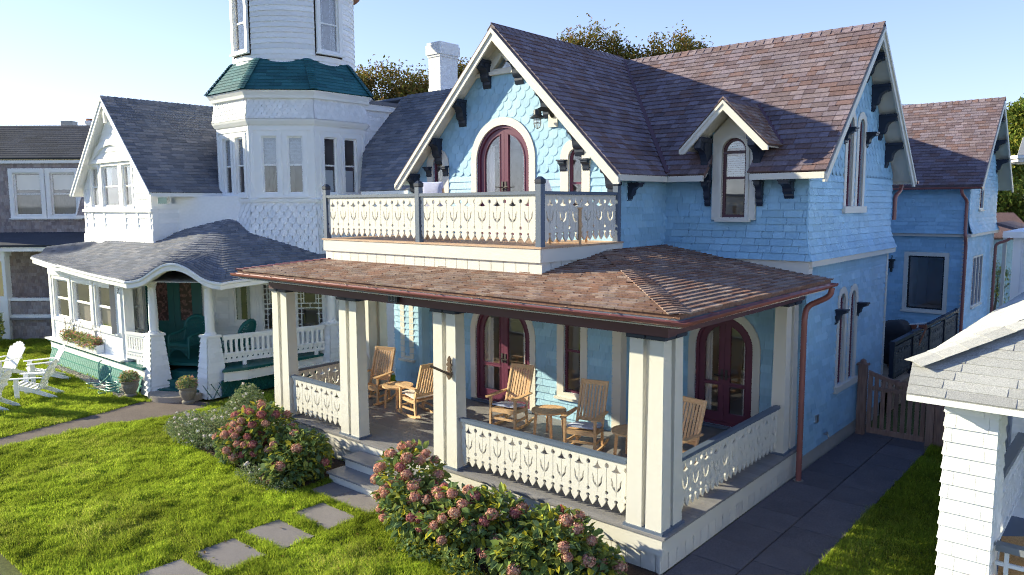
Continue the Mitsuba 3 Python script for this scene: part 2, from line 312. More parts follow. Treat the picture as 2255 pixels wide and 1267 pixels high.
def window(house, fr, u0, u1, v0, v1, arched=False, case=0.12, sash='plum', trim='cream', bars=('h',), room='room', dress=None, sill=True, holes=None, depth=1.3, proud=0.03, fw=0.05, name='window'):
    """A window: casing, sash, glass, sill and the dark room behind it. Returns the hole for the wall and the area kept free of siding."""
    op = opening(u0, u1, v0, v1, arched); k = numbered(f'{house}__{name}')
    cas = ring(op, case) if not arched else op.buffer(case, quad_segs=12).difference(box(u0 - 1, v0 - 1, u1 + 1, v0))
    if case: part(k, 'casing', prism(fr, cas.difference(op), -0.04, proud), trim)
    inn = op.buffer(-fw, join_style=2); fm = op.difference(inn); vm = (v0 + v1) / 2 if not arched else v0 + (v1 - v0) * 0.5
    for b in bars:
        if b == 'h': fm = fm.union(box(u0, vm - 0.022, u1, vm + 0.022).intersection(op))
        elif b == 'v': fm = fm.union(box((u0 + u1) / 2 - 0.02, v0, (u0 + u1) / 2 + 0.02, v1).intersection(op))
        elif isinstance(b, tuple): fm = fm.union(box(*b).intersection(op))
    part(k, 'sash', prism(fr, fm, -0.085, -0.035), sash)
    part(k, 'pane', (lambda V2, F: (fr.P(V2[:, 0], V2[:, 1], -0.06), F))(*tri2(inn.buffer(0.01, join_style=2))), 'glass')
    if sill: part(k, 'sill', bx(fr, u0 - case - 0.04, u1 + case + 0.04, v0 - case * 0.6 - 0.05, v0 - (0.0 if arched or case == 0 else case * 0.6), -0.02, proud + 0.05), trim)
    reveal(fr.at(w=-0.04), op, depth, room, k)
    if dress:
        kind, f0, f1 = dress[:3]; a, b_ = v0 + (v1 - v0) * f0, v0 + (v1 - v0) * f1; region = inn.intersection(box(u0, a, u1, b_))
        if kind == 'blind':
            mb = MB(); v = a
            while v < b_ - 0.02:
                sl = inn.intersection(box(u0, v, u1, v + 0.02))
                if not sl.is_empty: s0, _, s1, _ = sl.bounds; mb.add((fr.P([s0, s1, s1, s0], [v, v, v + 0.036, v + 0.036], [-0.1, -0.1, -0.125, -0.125]), [[0, 1, 2], [0, 2, 3]]))
                v += 0.04
            part(k, 'blind', mb, dress[3] if len(dress) > 3 else 'blind')
        else:
            mb = MB(); s0, _, s1, _ = region.bounds
            for (c0, c1) in ([(s0, s1)] if kind == 'shade' else [(s0, s0 + (s1 - s0) * .3), (s1 - (s1 - s0) * .3, s1)]):
                uu = np.linspace(c0, c1, 25); ww = -0.14 + (0.012 * np.sin(np.linspace(0, 6 * np.pi, 25)) if kind != 'shade' else 0 * uu)
                V = np.vstack([fr.P(uu, a, ww), fr.P(uu, b_, ww)]); i = np.arange(24); mb.add((V, np.stack([i, i + 1, i + 26, i + 25], 1)))
            part(k, 'shade' if kind == 'shade' else 'curtain', mb, dress[3] if len(dress) > 3 else 'curtain')
    if holes is not None: holes.append((op, cas.buffer(0.004).union(box(u0 - case - .04, v0 - case * 0.6 - .05, u1 + case + .04, v0) if sill else Polygon())))
    return k
def french_door(house, fr, uc, half, v0, v1, holes, case=0.16, handle=True):
    op = arch(uc - half, uc + half, v0, v1, 28); k = numbered(house + '__french_door')
    cas = op.buffer(case, quad_segs=14).difference(box(uc - 9, v0 - 9, uc + 9, v0))
    part(k, 'casing', prism(fr, cas.difference(op), -0.05, 0.035), 'cream')
    part(k, 'frame', prism(fr, op.difference(op.buffer(-0.06, join_style=2)), -0.1, -0.01), 'plum')
    inner = op.buffer(-0.064, join_style=2)
    for s in (-1, 1):
        lf = inner.intersection(box(uc + 0.003, v0 - 1, uc + 9, v1) if s > 0 else box(uc - 9, v0 - 1, uc - 0.003, v1))
        g = lf.buffer(-0.115, join_style=2); vm = v0 + 0.83
        up = g.intersection(box(-99, vm + 0.035, 99, 99)); lo = g.intersection(box(-99, v0 + 0.25, 99, vm - 0.035))
        l = part(k, 'leaf', prism(fr, lf.difference(up.union(lo)), -0.09, -0.045), 'plum')
        bead = unary_union([up.buffer(0.018, join_style=2).difference(up), lo.buffer(0.018, join_style=2).difference(lo)])
        part(k, 'glazing_bead', prism(fr, bead, -0.045, -0.034), 'plum')
        for q in (up, lo): part(k, 'pane', (lambda V2, F: (fr.P(V2[:, 0], V2[:, 1], -0.068), F))(*tri2(q.buffer(0.01))), 'glass')
        h = MB().box(fr, uc + s * 0.045 - 0.025, uc + s * 0.045 + 0.025, v0 + 0.92, v0 + 1.12, -0.045, -0.025)
        h.add(tube([fr.P(uc + s * .045, v0 + 1.0, -0.03), fr.P(uc + s * .045, v0 + 1.0, 0.03), fr.P(uc + s * .06, v0 + 1.0, 0.04), fr.P(uc + s * .17, v0 + 1.01, 0.04)], 0.011, 6))
        part(k, 'handle', h, 'iron')
    part(k, 'threshold', bx(fr, uc - half - .1, uc + half + .1, v0 - 0.05, v0 - 0.002, -0.05, 0.08), 'slate_paint')
    reveal(fr.at(w=-0.05), op, 2.2, 'room', k)
    for s in (-1, 1):
        uu = np.linspace(uc + s * half * .95, uc + s * half * .55, 25); ww = -0.2 + 0.02 * np.sin(np.linspace(0, 5 * np.pi, 25)); i = np.arange(24)
        part(k, 'curtain', (np.vstack([fr.P(uu, v0 + .1, ww), fr.P(uu, v1 - half * .55, ww)]), np.stack([i, i + 1, i + 26, i + 25], 1)), 'curtain', smooth=True)
    holes.append((op, cas.buffer(0.004)))
def wall(house, name, fr, poly, holes, m, thick=0.12):
    if holes: poly = poly.difference(unary_union([h[0] for h in holes]))
    return part(house, name, prism(fr, poly, -thick, 0), m)
def freeof(poly, holes): return poly.difference(unary_union([h[1] for h in holes])) if holes else poly
def console(parent, fr, u, vt, proj=0.36, h=0.5, th=0.14, m='navy', name='bracket', cut=0.0):
    """A scrolled console under a soffit. cut: how far the top rises per metre sideways."""
    a = np.linspace(0, np.pi / 2, 7)
    P = [(0, 0), (proj, 0), (proj, -h * .22), (proj * .86, -h * .26)] + [(proj * .86 - proj * .44 * math.sin(t), -h * .26 - h * .30 * (1 - math.cos(t))) for t in a]
    P += [(proj * .42 - proj * .24 * (1 - math.cos(t)), -h * .56 - h * .2 * math.sin(t)) for t in a] + [(proj * .18, -h * .86), (proj * .08, -h), (0, -h)]
    f2 = Fr(fr.P(u, vt, 0), fr.N, fr.V); b = MB()
    b.add(prism(f2, Polygon(P).buffer(0), -th / 2, th / 2))
    b.box(f2, 0, proj + 0.02, -h * .1, 0.0, -th / 2 - 0.02, th / 2 + 0.02)
    b.box(f2, 0, proj * .3, -h * .60, -h * .54, -th / 2 - 0.012, th / 2 + 0.012)
    b.add(prism(f2.at(w=0), Point(proj * .55, -h * .2).buffer(h * .09), -th / 2 - 0.014, th / 2 + 0.014))
    return part(parent, name, b, m)
def leafcloud(P, D, size, asp=0.55, fold=0.18, bend=0.2, seed=0, rich=True):
    """Leaves at the points P, lying along the directions D."""
    g = np.random.default_rng(seed); n = len(P); D = D / (np.linalg.norm(D, axis=1, keepdims=True) + 1e-9)
    up = g.normal(size=(n, 3)) * .35 + [0, 0, 1]; S = np.cross(D, up); S /= np.linalg.norm(S, axis=1, keepdims=True) + 1e-9; N = np.cross(S, D)
    s = (np.asarray(size) * (0.7 + 0.6 * g.random(n)))[:, None]
    if rich:
        T = [(0, 0, 0), (.3, .42, 1), (.33, 0, 0), (.3, -.42, 1), (.7, .36, 1), (.7, 0, 0), (.7, -.36, 1), (1, 0, 0)]
        F0 = np.array([[0, 1, 2], [0, 2, 3], [1, 4, 5], [1, 5, 2], [2, 5, 6], [2, 6, 3], [4, 7, 5], [5, 7, 6]])
    else:
        T = [(0, 0, 0), (.5, .5, 1), (.5, -.5, 1), (1, 0, 0)]; F0 = np.array([[0, 1, 3], [0, 3, 2]])
    V = np.stack([P + s * (a * D + b * asp * S + (c * fold - bend * a * a) * N) for a, b, c in T], 1)
    F = (F0[None] + (np.arange(n) * len(T))[:, None, None]).reshape(-1, 3)
    uv = np.repeat(g.random((n, 2)), len(T), 0)
    return V.reshape(-1, 3), F, uv
def blob(n, c, r, g, shell=0.35):
    d = g.normal(size=(n, 3)); d /= np.linalg.norm(d, axis=1, keepdims=True)
    rad = (1 - shell * g.random((n, 1)) ** 1.3)
    return np.array(c) + d * rad * np.array(r), d
def sheet(fr, poly, w):
    V2, F = tri2(poly); return fr.P(V2[:, 0], V2[:, 1], w), F
# ------------------------------------------------------------------ ground
LAWN_Z = 0.0
g = 400.0
struct('ground', (np.array([[-g, -g, -.06], [g, -g, -.06], [g, g, -.06], [-g, g, -.06]]), np.array([[0, 1, 2, 3]])), 'turf')
walk = struct('walkway', bx(WORLD, -0.02, 1.50, -6.0, 8.9, -.05, -0.012), 'soil')
yy, cols3 = -5.9, [(-0.01, 0.74), (0.75, 1.49)]
k = 0
while yy < 8.6:
    L = 0.75 if k % 2 else 0.75
    for c, (a, b) in enumerate(cols3):
        o = 0.37 * c
        b_ = bx(WORLD, a + .006, b - .006, yy + o + .006, min(yy + o + L - .006, 8.88), -.03, 0.002 + .006 * rng.random())
        if yy + o < 8.6: part(walk, 'slab', b_, 'paver')
    yy += L; k += 1
struct('garden_bed', prism(WORLD, Polygon([(-12.4, -.25), (-6.5, 0.05), (-6.5, -.9), (-6.45, -1.5), (-7.4, -1.62), (-9.8, -1.55), (-11.7, -1.3)]), -.05, 0.012), 'soil', label='dark soil of the flower bed left of the porch steps')
struct('garden_bed', prism(WORLD, Polygon([(-4.35, 0.05), (-.02, 0.05), (-.02, -.9), (-.5, -1.2), (-1.6, -1.6), (-3.8, -1.5), (-4.3, -1.1)]), -.05, 0.012), 'soil', label='dark soil of the flower bed between lawn and front porch railing')
# ------------------------------------------------------------------ the blue house
BH = thing('blue_house', 'pale blue shingled cottage with steep cedar roofs, balcony and wide front porch', 'house')
GX, FY, RY = -5.65, 3.25, 2.9
fF = Fr((GX, FY, 0), (1, 0, 0)); fR = Fr((0, 0, 0), (0, 1, 0)); fW = Fr((0, 5.0, 0), (1, 0, 0)); fS = Fr((-2.85, 0, 0), (0, 1, 0))
fP = Fr((0, 3.55, 0), (1, 0, 0)); fW1 = Fr((0, 5.1, 0), (1, 0, 0)); fR1 = Fr((-0.03, 0, 0), (0, 1, 0))
hF, hR, hW, hP, hW1, hR1 = [], [], [], [], [], []
# -- upper windows and doors
french_door(BH, fF, -0.04, 0.73, 4.36, 6.64, hF)
window(BH, fF, -2.14, -1.82, 4.75, 6.06, True, 0.19, holes=hF, name='side_window', room='room')
window(BH, fF, 1.67, 1.99, 4.75, 6.06, True, 0.19, holes=hF, name='side_window', room='room')
for uc in (-1.98, 1.83):
    for s in (-1, 1): console(BH, fF, uc + s * 0.27, 5.86, 0.13, 0.3, 0.15, name='capital')
tri_o = Polygon([(-0.31, 7.76), (0.29, 7.76), (-0.01, 8.05)]); kk = numbered(BH + '__gable_window')
part(kk, 'sash', prism(fF, tri_o.buffer(.07, join_style=2).difference(tri_o.buffer(-.02, join_style=2)), -.05, .045), 'cream')
part(kk, 'pane', sheet(fF, tri_o, -.02), 'glass'); reveal(fF.at(w=-.05), tri_o, .4, 'curtain', kk); hF.append((tri_o, Polygon()))
facade = Polygon([(-2.8, 3.6), (2.8, 3.6), (2.8, 5.6), (0, 8.4), (-2.8, 5.6)])
w_ = wall(BH, 'front_gable_wall', fF, facade, hF, 'blue_siding', .14)
face = part(BH, 'gable_panel', prism(fF, Polygon([(-0.72, 7.72), (0.72, 7.72), (0, 8.44)]).difference(tri_o.buffer(.07, join_style=2)), 0, .02), 'cream')
part(BH, 'gable_ledge', bx(fF, -.72, .72, 7.66, 7.73, 0, .09), 'cream')
sid = []
free = freeof(facade.intersection(box(-9, 0, 9, 7.66)), hF)
sid += lay(fF, free.intersection(box(-9, 5.62, 9, 9)), 0.165, (0.235,), 0.018, 'scallop', v0=5.72)
sid += lay(fF, free.intersection(box(-9, 4.0, 9, 5.62)), 0.15, (0.3, .6), 0.024, jit=0.002)
emit(w_, 'scale_shingle', sid, 'blue_siding', 300)
# -- wing, right wall
def flared(u0, u1, v1, a=1, c=1):
    vs = np.linspace(3.97, 4.5, 8); return Polygon([(u0 - a * flare(v), v) for v in vs[::-1]] + [(u1 + c * flare(v), v) for v in vs] + [(u1, v1), (u0, v1)])
flare = lambda v: 0.13 * np.clip((4.5 - np.asarray(v)) / .52, 0, 1) ** 1.7
for (y0, y1) in ((6.98, 7.38), (7.68, 8.08)):
    window(BH, fR, y0 + .03, y1 - .03, 4.93, 6.70, True, 0.14, holes=hR, name='lancet_window', bars=('h',))
    window(BH, fR1, y0 + .06, y1 - .0, 1.30, 3.18, True, 0.14, holes=hR1, name='lancet_window', bars=('h',))
for fr_, z in ((fR, 6.45), (fR1, 2.9)):
    for y in (6.86, 8.22): console(BH, fr_, y, z, 0.22, 0.32, 0.16, name='capital')
K = 0.96
rg = Polygon([(5.0, 3.6), (10.35, 3.6), (10.35, 5.65), (7.65, 8.27), (5.0, 5.72)])
w_ = wall(BH, 'side_gable_wall', fR, rg, hR, 'blue_siding', .14); free = freeof(rg, hR)
sid = lay(fR, free.intersection(box(4, 5.52, 11, 9)), 0.155, (0.22,), 0.022, 'scallop', v0=5.62)
sid += lay(fR, freeof(flared(5.0, 10.35, 5.52), hR), 0.13, (0.18, .42), 0.032, gap=.007, flare=flare, jit=.0015)
emit(w_, 'shingle', sid, 'blue_siding', 300)
low = box(5.1, 0.3, 10.35, 3.87)
w_ = wall(BH, 'side_wall', fR1, box(5.1, 0.3, 10.35, 3.9), hR1, 'blue_siding', .14)
emit(w_, 'shingle', lay(fR1, freeof(low, hR1).intersection(box(5.12, .3, 10.24, 3.87)), 0.13, (0.18, .42), 0.032, gap=.007, jit=.0015), 'blue_siding', 220)
part(BH, 'belt_board', MB().box(fR1, 4.95, 10.45, 3.86, 3.975, 0, 0.16).box(fW1, -2.8, 0.09, 3.7, 3.975, 0, .2).get(), 'cream')
part(BH, 'corner_board', bx(fR1, 10.24, 10.37, .3, 3.86, -.1, .035), 'cream')
part(BH, 'foundation', MB().box(WORLD, -8.4, -.05, 3.5, 10.4, -.2, .3).get(), 'foundation')
o_ = part(BH, 'outlet_box', bx(fR1, 5.83, 5.93, .80, .95, 0, .06), 'steel')
part(BH, 'spigot', MB().add(tube([fR1.P(6.35, .46, 0), fR1.P(6.35, .46, .1), fR1.P(6.35, .40, .14)], .018, 8)).box(fR1, 6.30, 6.40, .47, .50, .06, .10), 'steel')
# -- wing, front wall
wf = Polygon([(-2.85, 3.6), (0, 3.6), (0, 5.78), (-2.85, 5.78)]); hW.append((box(-1.81, 4.68, -.95, 6.4), box(-1.83, 4.60, -.93, 6.5)))
w_ = wall(BH, 'wing_wall', fW, wf, hW, 'blue_siding', .14)
emit(w_, 'shingle', lay(fW, freeof(flared(-2.85, 0, 5.78, 0), hW), 0.13, (0.18, .42), 0.032, gap=.007, flare=flare, jit=.0015), 'blue_siding', 160)
sw = Polygon([(3.25, 3.6), (5.0, 3.6), (5.0, 5.45), (3.25, 5.45)])
w_ = wall(BH, 'return_wall', fS, sw, [], 'blue_siding', .14)
emit(w_, 'shingle', lay(fS, sw.intersection(box(3.25, 3.9, 5, 5.45)), 0.13, (0.18, .42), 0.032, gap=.007, jit=.0015), 'blue_siding', 90)
part(BH, 'body', MB().box(WORLD, -8.45, -8.33, 3.3, 11, .3, 5.6).box(WORLD, -8.4, -.1, 10.3, 10.4, .3, 5.6).get(), 'blue_siding')
# -- dormer
DX = -1.38; fD = Fr((DX, 4.95, 0), (1, 0, 0))
dface = Polygon([(-.43, 4.69), (.43, 4.69), (.43, 6.30), (0, 6.73), (-.43, 6.30)]); dop = opening(-.235, .245, 4.74, 6.22, True)
dk = part(BH, 'dormer', prism(fD, dface.difference(dop), -.06, .02), 'cream')
wk = window(BH, fD, -.235, .245, 4.74, 6.22, True, 0.06, holes=[], name='dormer_window', sash='plum_dark', proud=.045, dress=('blind', .5, 1.0))
part(BH, 'dormer_cheek', MB().box(fD, -.45, -.41, 5.5, 6.35, -.75, 0).box(fD, .41, .45, 5.5, 6.35, -.75, 0).get(), 'blue_siding')
for s in (-1, 1):
    console(BH, fD, s * .52, 6.24, .48, .92, .13, name='dormer_bracket'); console(BH, fD, s * .52, 5.45, .2, .5, .11, name='dormer_bracket')
# -- roofs
def sv(d, k): return d * math.sqrt(1 + k * k)
RT = []   # (frame, polygon)
a1 = slope((GX + 3.05, RY, 5.55), (0, 1, 0), 1.0); P1 = Polygon([(0, 0), (1.68, 0), (4.80, sv(3.05, 1)), (0, sv(3.05, 1))])
a2 = slope((GX - 3.05, RY, 5.55), (0, -1, 0), 1.0); P2 = Polygon([(0, 0), (-8.0, 0), (-8.0, sv(3.05, 1)), (0, sv(3.05, 1))])
a3 = slope((0, 4.6, 5.57), (1, 0, 0), K); P3 = Polygon([(-2.58, 0), (.4, 0), (.4, sv(3.05, K)), (-5.63, sv(3.05, K))]).difference(box(DX - .45, -1, DX + .45, sv(.40, K)))
a4 = slope((0, 10.7, 5.57), (-1, 0, 0), K); P4 = Polygon([(-.4, 0), (7.0, 0), (7.0, sv(3.05, K)), (-.4, sv(3.05, K))])
slab, sof = MB(), MB()
for fr_, p in ((a1, P1), (a2, P2), (a3, P3), (a4, P4)): slab.add(prism(fr_, p, -.10, 0)); sof.add(prism(fr_, p.buffer(-.01, join_style=2), -.135, -.102))
mr = part(BH, 'main_roof', slab, 'cedar_roof'); part(BH, 'soffit', sof, 'cream')
sh = lay(a1, P1.buffer(.03, join_style=2), .145, (.14, .34), .024, gap=.007, jit=.006) + lay(a3, P3.buffer(.03, join_style=2), .145, (.14, .34), .024, gap=.007, jit=.006)
emit(mr, 'shingle', sh, 'cedar_roof', 300)
b1 = slope((DX + .85, 4.42, 6.05), (0, 1, 0), 1.0); Q1 = Polygon([(0, 0), (.70, 0), (1.58, sv(.85, 1)), (0, sv(.85, 1))])
b2 = slope((DX - .85, 4.42, 6.05), (0, -1, 0), 1.0); Q2 = Polygon([(0, 0), (-.70, 0), (-1.58, sv(.85, 1)), (0, sv(.85, 1))])
dr_ = part(BH, 'dormer_roof', MB().add(prism(b1, Q1, -.05, 0)).add(prism(b2, Q2, -.05, 0)), 'cedar_roof')
part(BH, 'dormer_soffit', MB().add(prism(b1, Q1, -.08, -.052)).add(prism(b2, Q2, -.08, -.052)), 'cream')
emit(dr_, 'shingle', lay(b1, Q1.buffer(.02, join_style=2), .10, (.1, .22), .014, jit=.004) + lay(b2, Q2.buffer(.02, join_style=2), .10, (.1, .22), .014, jit=.004), 'cedar_porch', 120)
rc = caps(Fr((GX, RY, 8.6), (0, 1, 0), (-1, 0, 0)), 4.8, 1.0, .2, .13) + caps(Fr((.42, 7.65, 8.5), (-1, 0, 0), (0, -1, 0)), 6.1, K, .2, .13)
emit(mr, 'ridge_cap', rc, 'cedar_roof', 80)
emit(dr_, 'ridge_cap', caps(Fr((DX, 4.4, 6.9), (0, 1, 0), (-1, 0, 0)), 1.5, 1.0, .12, .09), 'cedar_roof', 20)
vl = np.array([[-2.58, 4.60, 5.60], [-5.6, 7.66, 8.55]]); part(mr, 'valley', MB().add(bar(vl[0], vl[1], .10, .03)), 'plum_dark')
for s, y1_, x1_ in ((1, 5.12, .85),):
    part(dr_, 'valley', MB().add(bar((DX + .85, 5.10, 6.07), (DX, 6.0, 6.93), .09, .03)), 'plum_dark')
# -- barge boards, fascias, brackets
def barge(fr_, half, zt, k, dep, t0, t1, low=0.0, zmin=5.36):
    o = Polygon([(-half - low, zt - k * (half + low)), (0, zt), (half + low, zt - k * (half + low)), (half + low, zt - k * (half + low) - dep), (0, zt - dep), (-half - low, zt - k * (half + low) - dep)])
    return prism(fr_, o.intersection(box(-99, zmin, 99, 99)), t0, t1)
fB = Fr((GX, RY, 0), (1, 0, 0)); part(BH, 'barge_board', MB().add(barge(fB, 3.05, 8.52, 1.0, .24, -.03, .012)).add(barge(fB, 3.05, 8.525, 1.0, .09, .012, .04)), 'cream')
fB2 = Fr((.4, 7.65, 0), (0, 1, 0)); part(BH, 'barge_board', MB().add(barge(fB2, 3.05, 8.42, K, .24, -.03, .012)).add(barge(fB2, 3.05, 8.425, K, .09, .012, .04)), 'cream')
fB3 = Fr((DX, 4.42, 0), (1, 0, 0)); part(BH, 'barge_board', MB().add(barge(fB3, .86, 6.86, 1.0, .17, -.03, .012, 0, 5.93)).add(barge(fB3, .86, 6.865, 1.0, .06, .012, .03, 0, 5.93)), 'cream')
for f_, u0, u1 in ((Fr((0, 4.58, 0), (1, 0, 0)), -2.62, DX - .46), (Fr((0, 4.58, 0), (1, 0, 0)), DX + .46, .4), (Fr((-2.58, 0, 0), (0, 1, 0)), 2.9, 4.56), (Fr((0, 10.72, 0), (-1, 0, 0)), -.4, 2)): part(BH, 'eave_fascia', bx(f_, u0, u1, 5.42, 5.53, -.06, 0), 'cream')
part(BH, 'corner_lap', tube([(flare(v) + .006, 5.0 - flare(v) - .006, v) for v in np.linspace(3.97, 5.7, 24)], .017, 6), 'blue_siding')
for d in (.44, 1.17, 1.94, 2.70):
    for s in (-1, 1): console(BH, fF, s * d, 8.60 - d - .14 - .05, .30, .56, .21)
for y, z in ((7.98, 7.98), (8.53, 7.44), (9.13, 6.88), (9.72, 6.31)): console(BH, fR, y, z, .36, .54, .20)
console(BH, fS, 3.62, 5.40, .26, .34, .15); console(BH, fW, -.33, 5.42, .34, .34, .17)
# -- first floor
french_door(BH, fP, -6.0, .80, .62, 2.92, hP, .15); french_door(BH, fW1, -1.56, .60, .62, 2.80, hW1, .15)
window(BH, fP, -4.31, -3.89, 1.16, 2.90, False, .17, holes=hP, name='porch_window'); window(BH, fP, -9.22, -9.04, 1.30, 2.90, False, .15, holes=[], name='porch_window')
window(BH, fP, -8.05, -7.65, 1.16, 2.90, False, .15, holes=hP, name='porch_window')
for u in (-4.52, -3.68): console(BH, fP, u, 2.93, .12, .18, .13, name='capital')
pw = box(-9.6, .5, -2.95, 3.5); w_ = wall(BH, 'porch_wall', fP, pw, hP, 'blue_siding', .14)
emit(w_, 'shingle', lay(fP, freeof(box(-9.6, .62, -3.1, 3.45), hP), .15, (.2, .45), .032, gap=.007, jit=.0015), 'blue_siding', 150)
pw = box(-2.95, .5, -.03, 3.5); w_ = wall(BH, 'porch_end_wall', fW1, pw, hW1, 'blue_siding', .14)
emit(w_, 'shingle', lay(fW1, freeof(box(-2.9, .62, -.05, 3.45), hW1), .15, (.2, .45), .032, gap=.007, jit=.0015), 'blue_siding', 60)
part(BH, 'corner_board', MB().box(fP, -3.13, -2.93, .55, 3.45, -.02, .03).box(Fr((-2.95, 0, 0), (0, 1, 0)), 3.53, 3.72, .55, 3.45, 0, .025), 'cream')
part(BH, 'return_panel', MB().box(Fr((-2.95, 0, 0), (0, 1, 0)), 3.72, 5.1, .55, 3.45, -.1, 0), 'blue_siding')
# -- porch deck, skirt and steps
dk = part(BH, 'porch_floor', MB().box(WORLD, -9.52, .03, .0, 5.12, .50, .515), 'deck_grey'); 
mb = []
yb = -.03
while yb < 5.05:
    mb.append((bx(WORLD, -9.55, .05 if yb < 5 else .0, yb + .002, yb + .118, .515, .55)))
    yb += .12
for m_ in mb: part(dk, 'plank', m_, 'deck_grey')
fK = Fr((0, 0, 0), (1, 0, 0)); fK2 = Fr((0, 0, 0), (0, 1, 0))
part(BH, 'skirt_dark_backing', MB().box(fK, -9.4, -.1, .0, .27, -.12, -.10).box(fK2, .1, 5.0, .0, .27, -.12, -.10), 'soil')  # dark sheet added behind the skirt; its colour paints the shaded hollow in the gaps
sk = part(BH, 'porch_skirt', MB().box(fK, -9.5, -.0, .27, .50, -.05, 0).box(fK2, -.0, 5.1, .27, .50, -.05, 0.0).box(Fr((-9.5, 0, 0), (0, -1, 0)), -3.6, 0, .27, .5, -.05, 0), 'cream')
u = -9.46
while u < -.05:
    if not (-6.42 < u < -4.6): part(sk, 'board', bx(fK, u, min(u + .229, -.02), .0, .266, -.06, -.028), 'cream_board')
    u += .24
u = 0.0
while u < 4.95: part(sk, 'board', bx(fK2, u + .004, min(u + .229, 5.08), .0, .266, -.06, -.028), 'cream_board'); u += .24
st = numbered(BH + '__steps')
part(st, 'riser', MB().box(fK, -6.40, -4.35, 0, .335, 0.02, .42), 'cream'); part(st, 'tread', bx(fK, -6.44, -4.31, .335, .37, .02, .46), 'deck_grey')
part(st, 'riser', MB().box(fK, -6.40, -4.35, 0, .15, .44, .78), 'cream'); part(st, 'tread', bx(fK, -6.44, -4.31, .15, .185, .42, .82), 'deck_grey')
# -- columns
def column(posts, y=None):
    k = numbered(BH + '__porch_column')
    xs = [p[0] for p in posts]; ys = [p[1] for p in posts]
    for (x, y) in posts:
        a, b = .125, .105
        V = np.array([[x + sx * r, y + sy * r, z] for z, r in ((.585, a), (3.21, b)) for sx, sy in ((-1, -1), (1, -1), (1, 1), (-1, 1))])
        F = np.array([[0, 1, 5, 4], [1, 2, 6, 5], [2, 3, 7, 6], [3, 0, 4, 7], [4, 5, 6, 7], [0, 3, 2, 1]])
        part(k, 'post', (V, F), 'cream')
    base, cap, fill = MB(), MB(), MB()
    for (x, y) in posts:
        base.box(WORLD, x - .155, x + .155, y - .155, y + .155, .55, .585); cap.box(WORLD, x - .145, x + .145, y - .145, y + .145, 3.21, 3.26)
    fill.box(WORLD, min(xs) - .02, max(xs) + .02, min(ys) - .02, max(ys) + .02, .56, 3.24)
    part(k, 'base', base, 'slate_paint'); part(k, 'cap', cap, 'navy'); part(k, 'core', fill, 'cream')
    return k
column([(-9.35, .16), (-9.02, .16)]); column([(-7.0, .16), (-6.68, .16)]); column([(-4.36, .16), (-4.04, .16)]); column([(-.47, .16), (-.16, .16), (-.16, .48)])
column([(-9.35, 2.55), (-9.35, 2.88)]); column([(-.15, 4.42), (-.15, 4.76)])
part(BH, 'header_beam', MB().box(WORLD, -9.52, .02, .03, .27, 3.262, 3.47).box(WORLD, -.26, -.02, .272, 5.1, 3.262, 3.47).box(WORLD, -9.48, -9.24, .272, 3.6, 3.262, 3.47), 'plum_dark')
part(BH, 'porch_ceiling', MB().box(WORLD, -9.9, .4, -.4, 5.1, 3.475, 3.49), 'cream')
fz = part(BH, 'porch_fascia', MB().box(fK, -9.92, .42, 3.50, 3.62, .40, .43).box(fK2, -.43, 5.1, 3.50, 3.62, .39, .42).box(Fr((-9.9, 0, 0), (0, -1, 0)), -3.6, .43, 3.5, 3.62, 0, .03), 'slate_paint')
# -- railings with cut boards
def mirror(P): return [(-x, y) for x, y in P]
def board(w, H, half=None):
    s = w / .34; h2 = w / 2
    b = box(-h2 + .0015, .0, h2 - .0015, H)
    cut = [Polygon([(0, H - .05), (-.010, H - .095), (-.026, H - .13), (-.05 * s, H - .152), (-.086 * s, H - .165), (-.05 * s, H - .182), (0, H - .19), (.05 * s, H - .182), (.086 * s, H - .165), (.05 * s, H - .152), (.026, H - .13), (.010, H - .095)]),
           box(-.0045, .205, .0045, H - .18)]
    cl = [(-.098 * s, H - .26), (-.084 * s, H - .33), (-.084 * s, H - .38), (-.058 * s, H - .425), (-.02, H - .455), (-.010, H - .47), (-.010, H - .435), (-.022, H - .415), (-.034 * s, H - .385), (-.046 * s, H - .398), (-.060 * s, H - .36), (-.062 * s, H - .32), (-.080 * s, H - .285)]
    cut += [Polygon(cl), Polygon(mirror(cl)).buffer(0)]
    for s_ in (-1, 1):
        x = s_ * h2
        cut += [Point(x, H - .105).buffer(.036, 6), Point(x, .235).buffer(.028, 6), box(x - .005, .235, x + .005, H - .1)]
    for x in (-h2, 0, h2):
        cut += [affinity.scale(Point(x, .135).buffer(.03, 6), 1.15, .75), Polygon([(x - .012, .13), (x - .022, .08), (x - .045, .045), (x - w / 4, -.001), (x + w / 4, -.001), (x + .045, .045), (x + .022, .08), (x + .012, .13)])]
    return b.difference(unary_union(cut))
def railing(name, fr_, u0, u1, n, vb, H, rail='slate_paint', mat_='cream', rw=.05):
    k = numbered(BH + '__' + name); w = (u1 - u0) / n; bp = board(w, H)
    for i in range(n): part(k, 'board', prism(fr_.at(u0 + (i + .5) * w, vb), bp, -.015, .015), mat_)
    part(k, 'handrail', bx(fr_, u0 - .01, u1 + .01, vb + H, vb + H + .055, -rw, rw), rail)
    return k
fr0 = Fr((0, .12, 0), (1, 0, 0))
railing('porch_railing', fr0, -3.87, -.64, 10, .66, .74); railing('porch_railing', fr0, -8.86, -7.16, 5, .66, .74)
railing('porch_railing', Fr((-.13, 0, 0), (0, 1, 0)), .68, 4.24, 11, .66, .74); railing('porch_railing', Fr((-9.35, 0, 0), (0, 1, 0)), .32, 2.38, 6, .66, .74)
